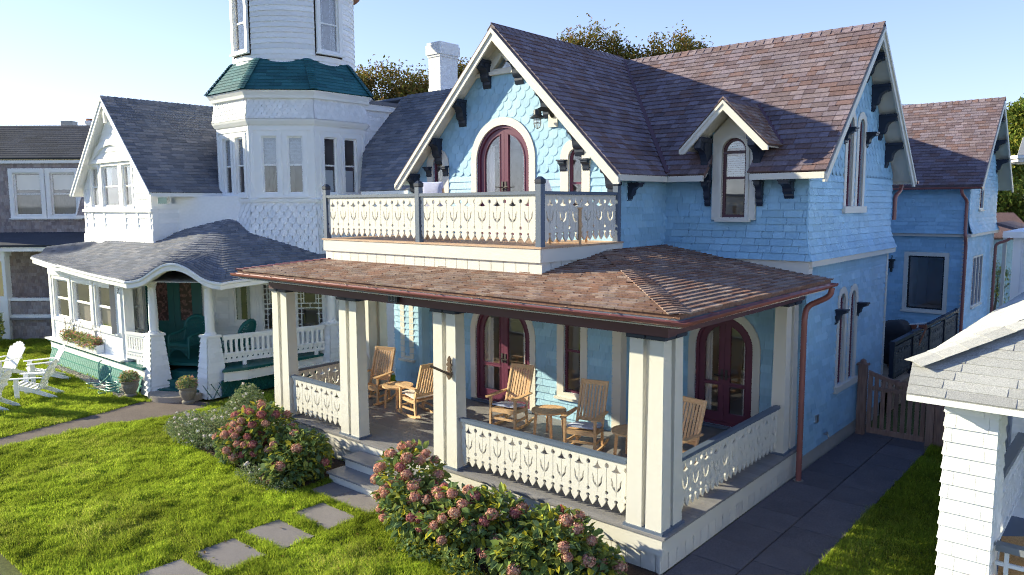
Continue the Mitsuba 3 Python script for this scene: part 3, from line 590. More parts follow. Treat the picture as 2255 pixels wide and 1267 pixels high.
# -- porch roof
KP = .157
q1 = slope((0, -.45, 3.66), (1, 0, 0), KP); q2 = slope((.45, 0, 3.66), (0, 1, 0), KP); q3 = slope((-9.92, 0, 3.66), (0, -1, 0), KP); LV = sv(3.7, KP)
R1 = Polygon([(-9.92, 0), (.45, 0), (-3.25, LV), (-6.22, LV)]); R2 = Polygon([(-.45, 0), (5.0, 0), (5.0, sv(3.2, KP)), (2.75, sv(3.2, KP))]); R3 = Polygon([(.45, 0), (-3.25, LV), (-3.25, 0)])
pr_ = part(BH, 'porch_roof', MB().add(prism(q1, R1, -.06, 0)).add(prism(q2, R2, -.06, 0)).add(prism(q3, R3, -.06, 0)), 'cedar_porch')
hid = box(-8.5, sv(1.45, KP), -2.85, 9)
sh = lay(q1, R1.buffer(.03, join_style=2).difference(hid), .125, (.11, .27), .026, gap=.008, jit=.008) + lay(q2, R2.buffer(.03, join_style=2), .125, (.11, .27), .026, gap=.008, jit=.008) + lay(q3, R3.buffer(.03, join_style=2), .125, (.11, .27), .017, jit=.008)
emit(pr_, 'shingle', sh, 'cedar_porch', 300)
def hipframe(A, B, side):
    A, B = np.array(A, float), np.array(B, float); d = (B - A) / np.linalg.norm(B - A); s = np.cross([0, 0, 1], d); s /= np.linalg.norm(s); return Fr(A, d, s), np.linalg.norm(B - A)
f_, L_ = hipframe((.45, -.45, 3.665), (-2.7, 2.7, 3.665 + 3.15 * KP), 1); emit(pr_, 'hip_cap', caps(f_, L_, .115, .125, .15, .018, .035, .010), 'cedar_porch', 60)
f_, L_ = hipframe((-9.92, -.45, 3.665), (-8.2, 1.27, 3.665 + 1.72 * KP), 1); emit(pr_, 'hip_cap', caps(f_, L_, .11, .16, .1, .02), 'copper', 40)
# -- gutters and downspouts
def gutter(parent, pts, r=.065, closed=True):
    """Half-round trough along a polyline (level), open upward."""
    an = np.linspace(np.pi, 2 * np.pi, 9); prof = [(r * math.cos(t), r * math.sin(t)) for t in an]; prof = prof + [(p[0] * .88, p[1] * .88 + .002) for p in prof[::-1]]
    pts = np.array(pts, float); n = len(prof); V = []
    for i, p in enumerate(pts):
        d0 = pts[i] - pts[i - 1] if i else pts[1] - pts[0]; d1 = pts[i + 1] - pts[i] if i + 1 < len(pts) else d0
        d0, d1 = d0 / np.linalg.norm(d0), d1 / np.linalg.norm(d1); s0, s1 = np.array([d0[1], -d0[0], 0]), np.array([d1[1], -d1[0], 0]); s = s0 + s1; s /= (1 + s0 @ s1)
        V += [p + s * a + np.array([0, 0, b]) for a, b in prof]
    F = [[i * n + j, i * n + (j + 1) % n, (i + 1) * n + (j + 1) % n, (i + 1) * n + j] for i in range(len(pts) - 1) for j in range(n)]
    m = MB().add((np.array(V), np.array(F)))
    m.add((np.array(V)[:n], np.array([[0, j, j + 1] for j in range(1, n - 1)]))); m.add((np.array(V)[-n:], np.array([[0, j, j + 1] for j in range(1, n - 1)])))
    return part(parent, 'gutter', m, 'copper', smooth=40)
gk = gutter(BH, [(-10.0, -.51, 3.60), (.51, -.51, 3.58), (.51, 5.02, 3.60)])
for x in np.arange(-9.5, .4, .82): part(gk, 'hanger', bx(WORLD, x, x + .03, -.585, -.42, 3.604, 3.612), 'steel')
for y in np.arange(.3, 4.9, .82): part(gk, 'hanger', bx(WORLD, .43, .58, y, y + .03, 3.604, 3.612), 'copper')
def downspout(parent, pts, r=.05): return part(parent, 'downspout', tube(pts, r, 12), 'copper', smooth=40)
def smoothpath(P, n=8):
    P = np.array(P, float); out = [P[0]]
    for i in range(1, len(P) - 1):
        a, b, c = P[i - 1], P[i], P[i + 1]; la, lc = min(.12, np.linalg.norm(a - b) / 2), min(.12, np.linalg.norm(c - b) / 2)
        A, C = b + (a - b) / np.linalg.norm(a - b) * la, b + (c - b) / np.linalg.norm(c - b) * lc
        for t in np.linspace(0, 1, n): out.append((1 - t) ** 2 * A + 2 * t * (1 - t) * b + t * t * C)
    return np.array(out + [P[-1]])
downspout(BH, smoothpath([(.51, 4.88, 3.53), (.49, 4.87, 3.38), (.12, 4.80, 3.18), (.12, 4.70, 3.0), (.12, 4.70, .02)]))
part(BH, 'drain_collar', tube([(.12, 4.70, .004), (.12, 4.70, .02)], .085, 16), 'steel')
gutter(BH, [(-.9, 10.82, 5.49), (.45, 10.82, 5.49)][::-1]); downspout(BH, smoothpath([(.1, 10.8, 5.44), (.1, 10.75, 5.28), (.06, 10.46, 5.15), (.06, 10.46, 4.6)]), .045)
# -- balcony
BX0, BX1, BY = -8.64, -2.75, .84
bk = numbered(BH + '__balcony'); fb = Fr((0, BY, 0), (1, 0, 0)); fb2 = Fr((BX1, 0, 0), (0, 1, 0)); fb3 = Fr((BX0, 0, 0), (0, -1, 0))
part(bk, 'fascia', MB().box(fb, BX0, BX1, 4.06, 4.285, -.03, .012).box(fb2, BY, 3.25, 4.06, 4.285, -.03, .012).box(fb3, -3.25, -BY, 4.06, 4.285, -.03, .012), 'cream')
part(bk, 'floor', MB().box(WORLD, BX0 - .03, BX1 + .03, BY - .03, 3.25, 4.285, 4.315), 'deck_wood')
part(bk, 'core', MB().box(WORLD, BX0 + .06, BX1 - .06, BY + .06, 3.25, 3.9, 4.2), 'cream')
u = BX0 + .02
while u < BX1 - .05: part(bk, 'skirt_board', bx(fb, u, min(u + .268, BX1 - .0), 3.76, 4.06, -.07, -.03), 'cream_board'); u += .28
u = BY + .03
while u < 3.2:
    part(bk, 'skirt_board', bx(fb2, u + .003, min(u + .268, 3.24), 3.76, 4.06, -.07, -.03), 'cream_board'); u += .28
def newel(x, y, z0=4.3, z1=5.33):
    k = numbered(bk + '__post'); put(k, bx(WORLD, x - .055, x + .055, y - .055, y + .055, z0, z1), 'slate_paint')
    V = np.array([[x + sx * r, y + sy * r, z] for z, r in ((z1, .05), (z1 + .015, .065), (z1 + .07, .065), (z1 + .12, .02)) for sx, sy in ((-1, -1), (1, -1), (1, 1), (-1, 1))])
    F = np.array([[4 * i + j, 4 * i + (j + 1) % 4, 4 * i + 4 + (j + 1) % 4, 4 * i + 4 + j] for i in range(3) for j in range(4)] + [[12, 13, 14, 15]])
    part(k, 'cap', (V, F), 'navy') if False else put(numbered(bk + '__post_cap'), (V, F), 'navy')
NY = BY + .06
for x, y in ((BX0 + .06, NY), (-5.70, NY), (BX1 - .06, NY), (BX1 - .06, 3.15)): newel(x, y)
frb = Fr((0, NY, 0), (1, 0, 0))
railing('balcony_railing', frb, BX0 + .12, -5.76, 8, 4.38, .78); railing('balcony_railing', frb, -5.64, BX1 - .12, 8, 4.38, .78)
railing('balcony_railing', Fr((BX1 - .06, 0, 0), (0, 1, 0)), NY + .06, 3.09, 6, 4.38, .78); railing('balcony_railing', Fr((BX0 + .06, 0, 0), (0, 1, 0)), NY + .06, 3.09, 6, 4.38, .78)
# -- link between the wings
l1 = slope((GX + 3.05, 7.65, 5.55), (0, 1, 0), 1.0); l2 = slope((GX - 3.05, 7.65, 5.55), (0, -1, 0), 1.0)
part(BH, 'link_roof', MB().add(prism(l1, Polygon([(3.1, 0), (11.5, 0), (14.7, sv(3.05, 1)), (.2, sv(3.05, 1))]), -.1, 0)).add(prism(l2, Polygon([(-14.7, 0), (0, 0), (0, sv(3.05, 1)), (-14.7, sv(3.05, 1))]), -.1, 0)), 'cedar_roof')
part(BH, 'link_wall', MB().box(WORLD, -8.4, -2.9, 10.3, 22, .2, 5.6), 'blue_siding')
# -- rear wing
RWY = 19.6; fA = Fr((0, RWY, 0), (1, 0, 0)); fA1 = Fr((0, RWY + .08, 0), (1, 0, 0)); hA, hA2 = [], []
window(BH, fA1, -1.72, -.62, 1.40, 3.20, False, .13, holes=hA, name='rear_window', sash='black_metal', bars=(), room='room')
for y0 in (20.95, 21.55, 22.15): window(BH, fR1, y0, y0 + .50, 1.45, 3.1, False, .06, holes=hA2, name='rear_window', bars=())
window(BH, fR, 21.3, 21.9, 4.8, 5.9, False, .1, holes=hA2, name='rear_window')
aw = box(-4, 3.97, 0, 5.7); w_ = wall(BH, 'rear_wing_wall', fA, aw, [], 'blue_siding'); emit(w_, 'shingle', lay(fA, aw, .13, (.2, .45), .030, flare=flare), 'blue_siding', 60)
aw = box(-4, .4, 0, 3.87); w_ = wall(BH, 'rear_wing_wall', fA1, aw, hA, 'blue_siding'); emit(w_, 'shingle', lay(fA1, freeof(aw, hA), .13, (.2, .45), .030), 'blue_siding', 60)
ag = Polygon([(19.6, 3.97), (24.8, 3.97), (24.8, 5.65), (22.4, 8.05), (19.6, 5.72)]); w_ = wall(BH, 'rear_gable_wall', fR, ag, hA2[3:], 'blue_siding')
emit(w_, 'shingle', lay(fR, freeof(ag, hA2[3:]), .13, (.2, .45), .030, flare=flare), 'blue_siding', 40)
ag = box(19.68, .2, 24.8, 3.87); w_ = wall(BH, 'rear_gable_wall', fR1, ag, hA2[:3], 'blue_siding'); emit(w_, 'shingle', lay(fR1, freeof(ag, hA2[:3]), .13, (.2, .45), .030), 'blue_siding', 40)
part(BH, 'belt_board', MB().box(fA1, -4, .09, 3.87, 3.975, 0, .15).box(fR1, 19.5, 24.9, 3.87, 3.975, 0, .16), 'cream'); part(BH, 'corner_board', MB().box(fR1, 19.66, 19.78, .2, 3.87, -.1, .03), 'cream')
part(BH, 'rear_back_wall', MB().box(WORLD, -9, -.1, 24.6, 24.75, .2, 5.6), 'blue_siding')
e1 = slope((0, 19.2, 5.55), (1, 0, 0), .94); E1 = Polygon([(-9, 0), (.4, 0), (.4, sv(3.2, .94)), (-9, sv(3.2, .94))]); e2 = slope((0, 25.6, 5.55), (-1, 0, 0), .94); E2 = affinity.scale(E1, -1, 1, origin=(0, 0))
rr = part(BH, 'rear_roof', MB().add(prism(e1, E1, -.12, 0)).add(prism(e2, E2, -.12, 0)), 'cedar_roof'); part(BH, 'soffit', MB().add(prism(e1, E1, -.16, -.122)).add(prism(e2, E2, -.16, -.122)), 'cream')
emit(rr, 'shingle', lay(e1, E1, .145, (.16, .36), .024, gap=.007, jit=.005), 'cedar_roof', 200); emit(rr, 'ridge_cap', caps(Fr((.42, 22.4, 8.56), (-1, 0, 0), (0, -1, 0)), 4.5, .94, .2, .13), 'cedar_roof', 20)
fB4 = Fr((.4, 22.4, 0), (0, 1, 0)); part(BH, 'barge_board', MB().add(barge(fB4, 3.2, 8.47, .94, .24, -.03, .012)), 'cream')
for y, z in ((22.75, 7.9), (23.5, 7.2), (24.2, 6.55)): console(BH, fR, y, z, .36, .5, .17)
gutter(BH, [(-4, 19.12, 5.48), (.42, 19.12, 5.48)]); downspout(BH, smoothpath([(-.15, 19.12, 5.42), (-.15, 19.15, 5.28), (-.05, 19.5, 5.05), (-.05, 19.5, 4.1), (-.02, 19.42, 3.9), (-.02, 19.58, 3.6), (-.02, 19.58, .5)]))
part(BH, 'rear_porch_roof', prism(slope((1.6, 0, 3.75), (0, 1, 0), .32), Polygon([(24.6, 0), (28.5, 0), (28.5, 1.6), (24.6, 1.6)]), -.1, 0), 'cedar_roof')
part(BH, 'rear_porch_post', MB().box(WORLD, .3, .42, 24.7, 24.82, .1, 3.75).box(WORLD, 1.0, 1.12, 27.5, 27.62, .1, 3.75), 'cream'); downspout(BH, smoothpath([(.55, 24.5, 3.75), (.5, 24.5, 3.6), (.12, 24.4, 3.45), (.12, 24.4, .4)]))
# ------------------------------------------------------------------ the white house with the tower
WH = thing('white_house', 'white shingled house with octagonal turret, slate roofs and wavy porch eave', 'house')
TC, TA, T8 = np.array([-16.55, 5.52]), 2.25, math.tan(math.pi / 8)
FACES = {'front': ((0, -1), (1, 0)), 'corner': ((.7071, -.7071), (.7071, .7071)), 'side': ((1, 0), (0, 1))}
def face(nm, a=TA):
    n, u = FACES[nm]; return Fr((TC[0] + n[0] * a, TC[1] + n[1] * a, 0), (u[0], u[1], 0))
def octpts(a, z):
    r = a / math.cos(math.pi / 8); an = np.pi / 8 + np.arange(8) * np.pi / 4
    return np.stack([TC[0] + r * np.cos(an), TC[1] + r * np.sin(an), np.full(8, z)], 1)
def octring(profile):
    V = np.vstack([octpts(a, z) for a, z in profile]); n = len(profile)
    return V, np.array([[8 * i + j, 8 * i + (j + 1) % 8, 8 * i + 8 + (j + 1) % 8, 8 * i + 8 + j] for i in range(n - 1) for j in range(8)])
def trap(v0, v1, h0, h1): return Polygon([(-h0, v0), (h0, v0), (h1, v1), (-h1, v1)])
tw = part(WH, 'turret_body', octring([(TA + .27, 3.2), (TA + .19, 3.7), (TA + .06, 4.5), (TA - .02, 5.1), (TA - .14, 5.12), (TA - .14, 5.2)]), 'white_siding')
part(WH, 'turret_body', octring([(TA - .14, 7.40), (TA, 7.42), (TA + .02, 7.5), (TA + .06, 7.5), (TA, 8.15)]), 'white_siding')
part(WH, 'turret_sill', octring([(TA - .1, 5.1), (TA + .06, 5.1), (TA + .08, 5.2), (TA - .1, 5.24)]), 'white_paint')
part(WH, 'turret_cornice', octring([(TA - .1, 7.36), (TA + .06, 7.36), (TA + .12, 7.46), (TA + .14, 7.52), (TA - .05, 7.54)]), 'white_paint')
part(WH, 'turret_eave', octring([(TA - .1, 8.10), (TA + .14, 8.12), (TA + .16, 8.20), (TA + .21, 8.28), (TA + .24, 8.33), (TA - .1, 8.37)]), 'white_paint')
tr = part(WH, 'turret_roof', octring([(TA + .27, 8.34), (1.78, 9.34)]), 'teal_roof')
for nm in FACES:
    f = face(nm); hs = []
    spots = ((-.60, -.14), (.14, .60))
    for (a, b) in spots:
        window(WH, f, a, b, 5.36, 7.04, False, .12, 'white_paint', 'white_paint', holes=hs, room='room', dress=('blind', .5, 1.0) if nm != 'side' else ('shade', 0, .42, 'blind'), name='turret_window', proud=.03, depth=.9)
    p = trap(5.2, 7.4, TA * T8, TA * T8); wall(WH, 'turret_wall', f, p, hs, 'white_paint', .1)
    part(WH, 'turret_panel', prism(f, box(-.84, 7.2, .84, 7.32), 0, .035), 'white_paint'); part(WH, 'turret_corner', MB().box(f, -.925, -.84, 5.24, 7.36, 0, .025).box(f, .84, .925, 5.24, 7.36, 0, .025), 'white_paint')
    # flared shingle bands above and below the windows
    k = .10 / .68; n, u = FACES[nm]; fs = Fr((TC[0] + n[0] * (TA + .11), TC[1] + n[1] * (TA + .11), 7.53), (u[0], u[1], 0), np.array([-n[0] * k, -n[1] * k, 1]) / math.hypot(1, k))
    sh = lay(fs, trap(0, .62, (TA + .11) * T8, (TA + .02) * T8), .115, (.15,), .04, 'zig', gap=.010)
    k2 = .26 / 1.6; fs2 = Fr((TC[0] + n[0] * (TA + .285), TC[1] + n[1] * (TA + .285), 3.3), (u[0], u[1], 0), np.array([-n[0] * k2, -n[1] * k2, 1]) / math.hypot(1, k2))
    sh += lay(fs2, trap(0, 1.82, (TA + .285) * T8, (TA + .01) * T8), .18, (.235,), .042, 'hex', gap=.012)
    emit(tw, 'shingle', sh, 'white_siding', 100)
    kk = 1.0 / (TA + .27 - 1.78); fr_ = slope((TC[0] + n[0] * (TA + .27), TC[1] + n[1] * (TA + .27), 8.34), (u[0], u[1], 0), kk); L = math.hypot(1.0, TA + .27 - 1.78)
    emit(tr, 'shingle', lay(fr_, trap(0, L, (TA + .27) * T8, 1.78 * T8), .13, (.3, .55), .018, jit=.002), 'teal_roof', 60)
A0, A1 = octpts(TA + .28, 8.355), octpts(1.78, 9.355)
for j in (4, 5, 6, 7, 0): 
    f_, L_ = hipframe(A0[j], A1[j], 1); emit(tr, 'hip_cap', caps(f_, L_, .13, .09, .12, .014), 'teal_roof', 12)
# round upper storey
CR = 1.86; wins = [(-math.pi / 2, .25), (0.0, .25)]; cl = MB(); z = 8.7; kcl = part(WH, 'turret_drum', lathe([(CR - .12, 8.6), (CR - .12, 11.7)], (TC[0], TC[1], 0), 48), 'room')
while z < 11.7:
    an_all = np.linspace(-np.pi, np.pi, 73)
    def blocked(a): return any(abs((a - c + np.pi) % (2 * np.pi) - np.pi) < h for c, h in wins) and 9.46 < z + .08 and z < 11.36
    segs, cur = [], []
    for a, b in zip(an_all[:-1], an_all[1:]):
        if blocked((a + b) / 2):
            if cur: segs.append(cur); cur = []
        else: cur = cur + [a, b] if not cur else cur + [b]
    if cur: segs.append(cur)
    for sg in segs:
        sg = np.array(sg); m = len(sg); c, s = np.cos(sg), np.sin(sg); rings = [(CR + .03, z), (CR + .004, z + .158), (CR - .03, z)]
        V = np.vstack([np.stack([TC[0] + r * c, TC[1] + r * s, np.full(m, zz)], 1) for r, zz in rings]); i = np.arange(m - 1)
        part(WH, 'clapboard', (V, np.vstack([np.stack([i, i + 1, i + 1 + m, i + m], 1), np.stack([i + 2 * m, i + 1 + 2 * m, i + 1, i], 1)])), 'white_siding')
    z += .155
for c, h in wins:
    n = (math.cos(c), math.sin(c)); f = Fr((TC[0] + n[0] * (CR + .02), TC[1] + n[1] * (CR + .02), 0), (-n[1], n[0], 0))
    window(WH, f, -.33, .33, 9.64, 11.26, False, .12, 'white_paint', 'white_paint', name='turret_window', proud=.04, room='room', dress=('curtain', 0, 1), depth=.09, fw=.045)
part(WH, 'turret_cap', lathe([(CR - .1, 11.66), (2.10, 11.63), (2.14, 11.70), (2.10, 11.8), (1.3, 13.2), (.05, 14.2)], (TC[0], TC[1], 0), 40), 'copper')
# front gable
GK = .977; GXc, GE = -20.4, 3.05; fG = Fr((0, 1.35, 0), (1, 0, 0)); hG = []
for (a, b) in ((-22.40, -21.72), (-21.44, -20.13), (-19.86, -19.19)):
    window(WH, fG, a, b, 5.0, 6.30, False, .10, 'white_paint', 'white_paint', holes=hG, name='gable_window', room='room_light', dress=('curtain', .5, 1.0), fw=.06, sill=False)
fac = Polygon([(-23.0, 3.3), (-17.9, 3.3), (-17.9, 5.75), (-20.4, 8.15), (-23.0, 5.62)])
wg = wall(WH, 'gable_wall', fG, fac, hG, 'white_siding'); keep = unary_union([h[0] for h in hG]).envelope.buffer(.14, join_style=2)
arc = Point(-20.6, 4.70).buffer(2.42, 24); arcr = arc.difference(Point(-20.6, 4.70).buffer(2.24, 24)).intersection(box(-23, 6.45, -18, 8))
part(WH, 'arch_moulding', prism(fG, arcr.intersection(fac), 0, .08), 'white_paint'); part(WH, 'window_header', bx(fG, -22.75, -18.7, 6.40, 6.52, 0, .10), 'white_paint')
part(WH, 'gable_band', MB().box(fG, -23.05, -17.82, 4.83, 4.93, 0, .09).box(fG, -23.05, -17.84, 4.10, 4.27, 0, .05).box(fG, -23.1, -17.8, 3.6, 4.10, 0, .07), 'white_paint')
for x in (-22.95, -22.35, -21.39, -19.79, -18.9, -18.05): part(WH, 'pilaster', bx(fG, x - .07, x + .07, 4.27, 4.83, 0, .04), 'white_paint')
part(WH, 'corner_board', MB().box(fG, -18.05, -17.87, 4.93, 5.7, -.02, .035).box(fG, -23.0, -22.85, 4.93, 5.6, 0, .035), 'white_paint')
emit(wg, 'clapboard', lay(fG, fac.difference(keep).intersection(box(-23, 4.27, -17.9, 9)), .19, (1.2, 2.4), .032), 'white_siding', 60)
fGs = Fr((-17.9, 0, 0), (0, 1, 0)); hs = []
for i in range(4): window(WH, fGs, 1.52 + i * .40, 1.52 + i * .40 + .34, 5.06, 5.30, False, .03, 'white_paint', 'white_paint', bars=(), holes=hs, name='strip_window', room='room_light', fw=.025, sill=False)
sw = box(1.35, 3.5, 3.2, 5.75); wg = wall(WH, 'gable_wall', fGs, sw, hs, 'white_siding'); emit(wg, 'clapboard', lay(fGs, box(1.4, 4.5, 3.2, 5.0), .15, (.8, 1.4), .02), 'white_siding', 12)
part(WH, 'corner_board', MB().box(fGs, 1.35, 3.2, 4.93, 5.03, 0, .05).box(fGs, 1.33, 1.5, 3.9, 5.4, 0, .03), 'white_paint')
g1 = slope((GXc + GE, 1.08, 5.42), (0, 1, 0), GK); g2 = slope((GXc - GE, 1.08, 5.42), (0, -1, 0), GK); LG = sv(GE, GK)
rg = part(WH, 'gable_roof', MB().add(prism(g1, box(0, 0, 7, LG), -.08, 0)).add(prism(g2, box(-7, 0, 0, LG), -.08, 0)), 'slate_asphalt')
part(WH, 'gable_soffit', MB().add(prism(g1, box(0.01, .01, 6.9, LG), -.12, -.083)).add(prism(g2, box(-6.9, .01, -.01, LG), -.12, -.083)), 'white_paint')
emit(rg, 'shingle', lay(g1, box(-.02, -.02, 5, LG), .135, (.22, .42), .020, gap=.008), 'slate_asphalt', 300)
emit(rg, 'ridge_cap', caps(Fr((GXc, 1.06, 8.41), (0, 1, 0), (-1, 0, 0)), 5, GK, .2, .13), 'slate_asphalt', 25)
fGb = Fr((GXc, 1.08, 0), (1, 0, 0)); part(WH, 'barge_board', MB().add(barge(fGb, GE, 8.39, GK, .26, -.03, .015)).add(barge(fGb, GE, 8.395, GK, .09, .015, .045)), 'white_paint')
part(WH, 'king_post', MB().box(fGb, -.05, .05, 7.6, 8.2, -.1, -.03), 'white_paint')
part(WH, 'eave_trim', bx(Fr((GXc + GE - .03, 0, 0), (0, 1, 0)), 1.1, 4, 5.29, 5.40, -.05, .01), 'white_paint')
# rear block with its roof and chimney
fRB = Fr((-14.4, 0, 0), (0, 1, 0)); wb = box(6.4, 3, 9, 8.2)
wr = wall(WH, 'rear_wall', fRB, wb, [], 'white_siding'); emit(wr, 'shingle', lay(fRB, box(6.4, 6.0, 8.3, 7.98), .15, (.14, .3), .026, jit=.025), 'white_siding', 60)
part(WH, 'parapet', MB().box(WORLD, -20, -14.28, 6.5, 9, 8.16, 8.28), 'slate_asphalt'); part(WH, 'parapet_trim', bx(fRB, 6.4, 8.6, 7.98, 8.17, 0, .09), 'white_paint')
KR = 1.06; r1 = slope((0, 5.22, 5.42), (1, 0, 0), KR); LR = sv(2.95, KR); RP = Polygon([(-13.0, 0), (-10.9, 0), (-10.9, LR), (-14.4, LR), (-14.4, sv(1.25, KR))]); r2 = slope((0, 11.12, 5.42), (-1, 0, 0), KR)
rr = part(WH, 'rear_roof', MB().add(prism(r1, RP, -.1, 0)).add(prism(r2, box(10.9, 0, 18, LR), -.1, 0)).add(prism(r1, box(-18, LR * .97, -14.17, LR), -.1, 0)), 'slate_asphalt')
emit(rr, 'shingle', lay(r1, RP, .135, (.22, .42), .020, gap=.008), 'slate_asphalt', 160); emit(rr, 'ridge_cap', caps(Fr((-14.2, 8.17, 8.56), (1, 0, 0), (0, 1, 0)), 3.4, KR, .2, .13), 'slate_asphalt', 16)
part(WH, 'rear_wall', MB().box(WORLD, -13.0, -11.2, 5.5, 10.8, 0, 5.4), 'white_siding'); part(WH, 'rear_eave', MB().box(WORLD, -12.95, -10.9, 5.2, 5.26, 5.28, 5.40), 'white_paint')
ck = numbered(WH + '__chimney'); CX0, CX1, CY0, CY1 = -14.05, -13.50, 9.0, 9.8; cbx = lambda o, z0, z1: bx(WORLD, CX0 - o, CX1 + o, CY0 - o, CY1 + o, z0, z1); put(ck, cbx(0, 7.2, 10.0), 'white_brick')
part(ck, 'band', cbx(.025, 8.72, 8.86), 'white_brick'); part(ck, 'cap', MB().add(cbx(.03, 9.86, 9.93)).add(cbx(.065, 9.935, 10.24)).add(cbx(.035, 10.245, 10.33)), 'white_brick'); part(ck, 'flue', cbx(-.15, 10.335, 10.345), 'black_metal')
bk_ = []
for fr_, u0, u1 in ((Fr((0, CY0, 0), (1, 0, 0)), CX0, CX1), (Fr((CX1, 0, 0), (0, 1, 0)), CY0, CY1)): bk_ += lay(fr_, box(u0, 7.6, u1, 8.71).union(box(u0, 8.87, u1, 9.85)), .072, (.2, .205), .005, gap=.004)
emit(ck, 'brick', bk_, 'white_brick', 200)
part(WH, 'body', prism(WORLD, Polygon([(-22.9, 2.0), (-18.1, 2.0), (-16.1, 3.3), (-14.5, 4.9), (-14.5, 12), (-22.9, 12)]), 3.35, 5.3), 'white_siding')
# porch: floor, base, enclosed part
FZ = .75; flo = Polygon([(-22.4, -.25), (-15.3, -.25), (-13.55, .78), (-13.3, 1.6), (-13.3, 7), (-22.4, 7)])
part(WH, 'porch_floor', prism(WORLD, flo.difference(Polygon([(-15.35, -.4), (-13.3, .8), (-14.0, 1.45), (-15.62, .5)])), .68, FZ), 'green_paint')
part(WH, 'porch_fascia', prism(WORLD, flo.buffer(-.05).difference(flo.buffer(-.12)).difference(Polygon([(-15.3, -.5), (-13.2, .75), (-14.2, 1.6), (-15.6, .6)])), .42, .68), 'white_paint')
lt = part(WH, 'lattice', MB().box(WORLD, -22.3, -15.4, -.02, .02, 0, .45).box(WORLD, -13.62, -13.58, 1.0, 6, 0, .45), 'green_paint')
for i, x in enumerate(np.arange(-22.25, -15.6, .14)): part(lt, 'slat', bar((x, -.30, .03), (x + .06, -.19, .46), .108, .02, (0, 1, 0)), 'lattice_green')
part(lt, 'rail', MB().add(bar((-22.3, -.30, .02), (-15.5, -.30, .02), .03, .05)).add(bar((-22.3, -.19, .46), (-15.5, -.19, .46), .03, .05)).add(bar((-22.3, -.245, .24), (-15.5, -.245, .24), .03, .04)), 'lattice_green')
for i, y in enumerate(np.arange(.7, 5.2, .22)):
    for s in (-1, 1): part(lt, 'diagonal_slat', bar((-13.5 - (.01 if s > 0 else 0), y, .02), (-13.5 - (.01 if s > 0 else 0), y + s * .26, .44), .012, .03, (1, 0, 0)), 'green_paint')
fE = Fr((0, -.1, 0), (1, 0, 0)); hE = []
for i, (a, b) in enumerate(((-21.98, -20.75), (-20.36, -19.02), (-18.62, -17.24))):
    window(WH, fE, a, b, 1.52, 2.74, False, .10, 'white_paint', 'white_paint', bars=((a, 2.10, b, 2.16),), holes=hE, name='porch_window', room='room', fw=.05, depth=(1.3, 1.0, .40)[i], dress=('shade', 0.0, .47, 'screen') if i else None, sill=True)
we = wall(WH, 'porch_wall', fE, box(-22.3, FZ, -16.6, 3.1), hE, 'white_siding', .1); keep = unary_union([h[1] for h in hE])
part(WH, 'porch_post', MB().box(fE, -22.32, -22.12, FZ, 3.05, 0, .05).box(fE, -20.64, -20.47, FZ, 3.05, 0, .06).box(fE, -18.91, -18.73, FZ, 3.05, 0, .06).box(fE, -17.13, -16.58, 1.5, 3.05, 0, .03).box(fE, -16.72, -16.56, FZ, 3.05, -.2, .05), 'white_paint')
part(WH, 'porch_beam', MB().box(fE, -22.3, -16.5, 2.86, 3.1, 0, .07), 'white_paint'); part(WH, 'porch_ledge', bx(fE, -22.5, -16.6, FZ + .005, FZ + .05, 0, .22), 'white_paint')
emit(we, 'clapboard', lay(fE, box(-22.1, FZ + .05, -16.75, 1.36), .125, (1, 2), .026), 'white_siding', 24)
import meshkit as _mk
tx = _mk.text_mesh('73', .17, .006); V = np.array(tx.vertices); part(WH, 'house_number', (fE.P(-17.02 + V[:, 0], 2.60 + V[:, 1], .032 + V[:, 2]), np.array(tx.faces)), 'black_metal')
fAn = Fr((-16.62, -.10, 0), (-.745, .667, 0)); hs = []
window(WH, fAn, .40, 1.25, 1.45, 2.85, False, .1, 'white_paint', 'white_paint', holes=hs, name='porch_window', room='room_light', dress=('curtain', 0, 1), depth=.5); wall(WH, 'porch_wall', fAn, box(0, FZ, 1.69, 3.1), hs, 'white_siding')
fDr = Fr((-16.8, 2.1, 0), (.7071, .7071, 0)); hs = []
dd = numbered(WH + '__front_door'); dop = box(-1.42, FZ, -.04, 3.02)
for a, b in ((-1.42, -.735), (-.725, -.04)):
    pane = box(a + .17, 1.62, b - .17, 2.88); part(dd, 'leaf', prism(fDr, box(a, FZ, b, 3.02).difference(pane), -.03, .03), 'green_paint'); part(dd, 'lace_pane', prism(fDr, pane, -.01, .0), 'lace_glass')
    part(dd, 'panel', prism(fDr, box(a + .15, .95, b - .15, 1.5), .03, .045), 'green_paint')
part(dd, 'frame', prism(fDr, box(-1.56, FZ, .08, 3.1).difference(dop), -.05, .06), 'green_paint')
hs = [(dop.buffer(.02), Polygon())]
window(WH, fDr, .20, .40, 1.62, 2.9, False, .07, 'white_paint', 'white_paint', holes=hs, name='porch_window', room='room_light', dress=('shade', 0, 1))
window(WH, fDr, 1.00, 1.52, 1.55, 2.72, False, .13, 'white_paint', 'white_paint', bars=(), holes=hs, name='porch_window', room='green_paint', dress=('curtain', 0, 1, 'blind'))
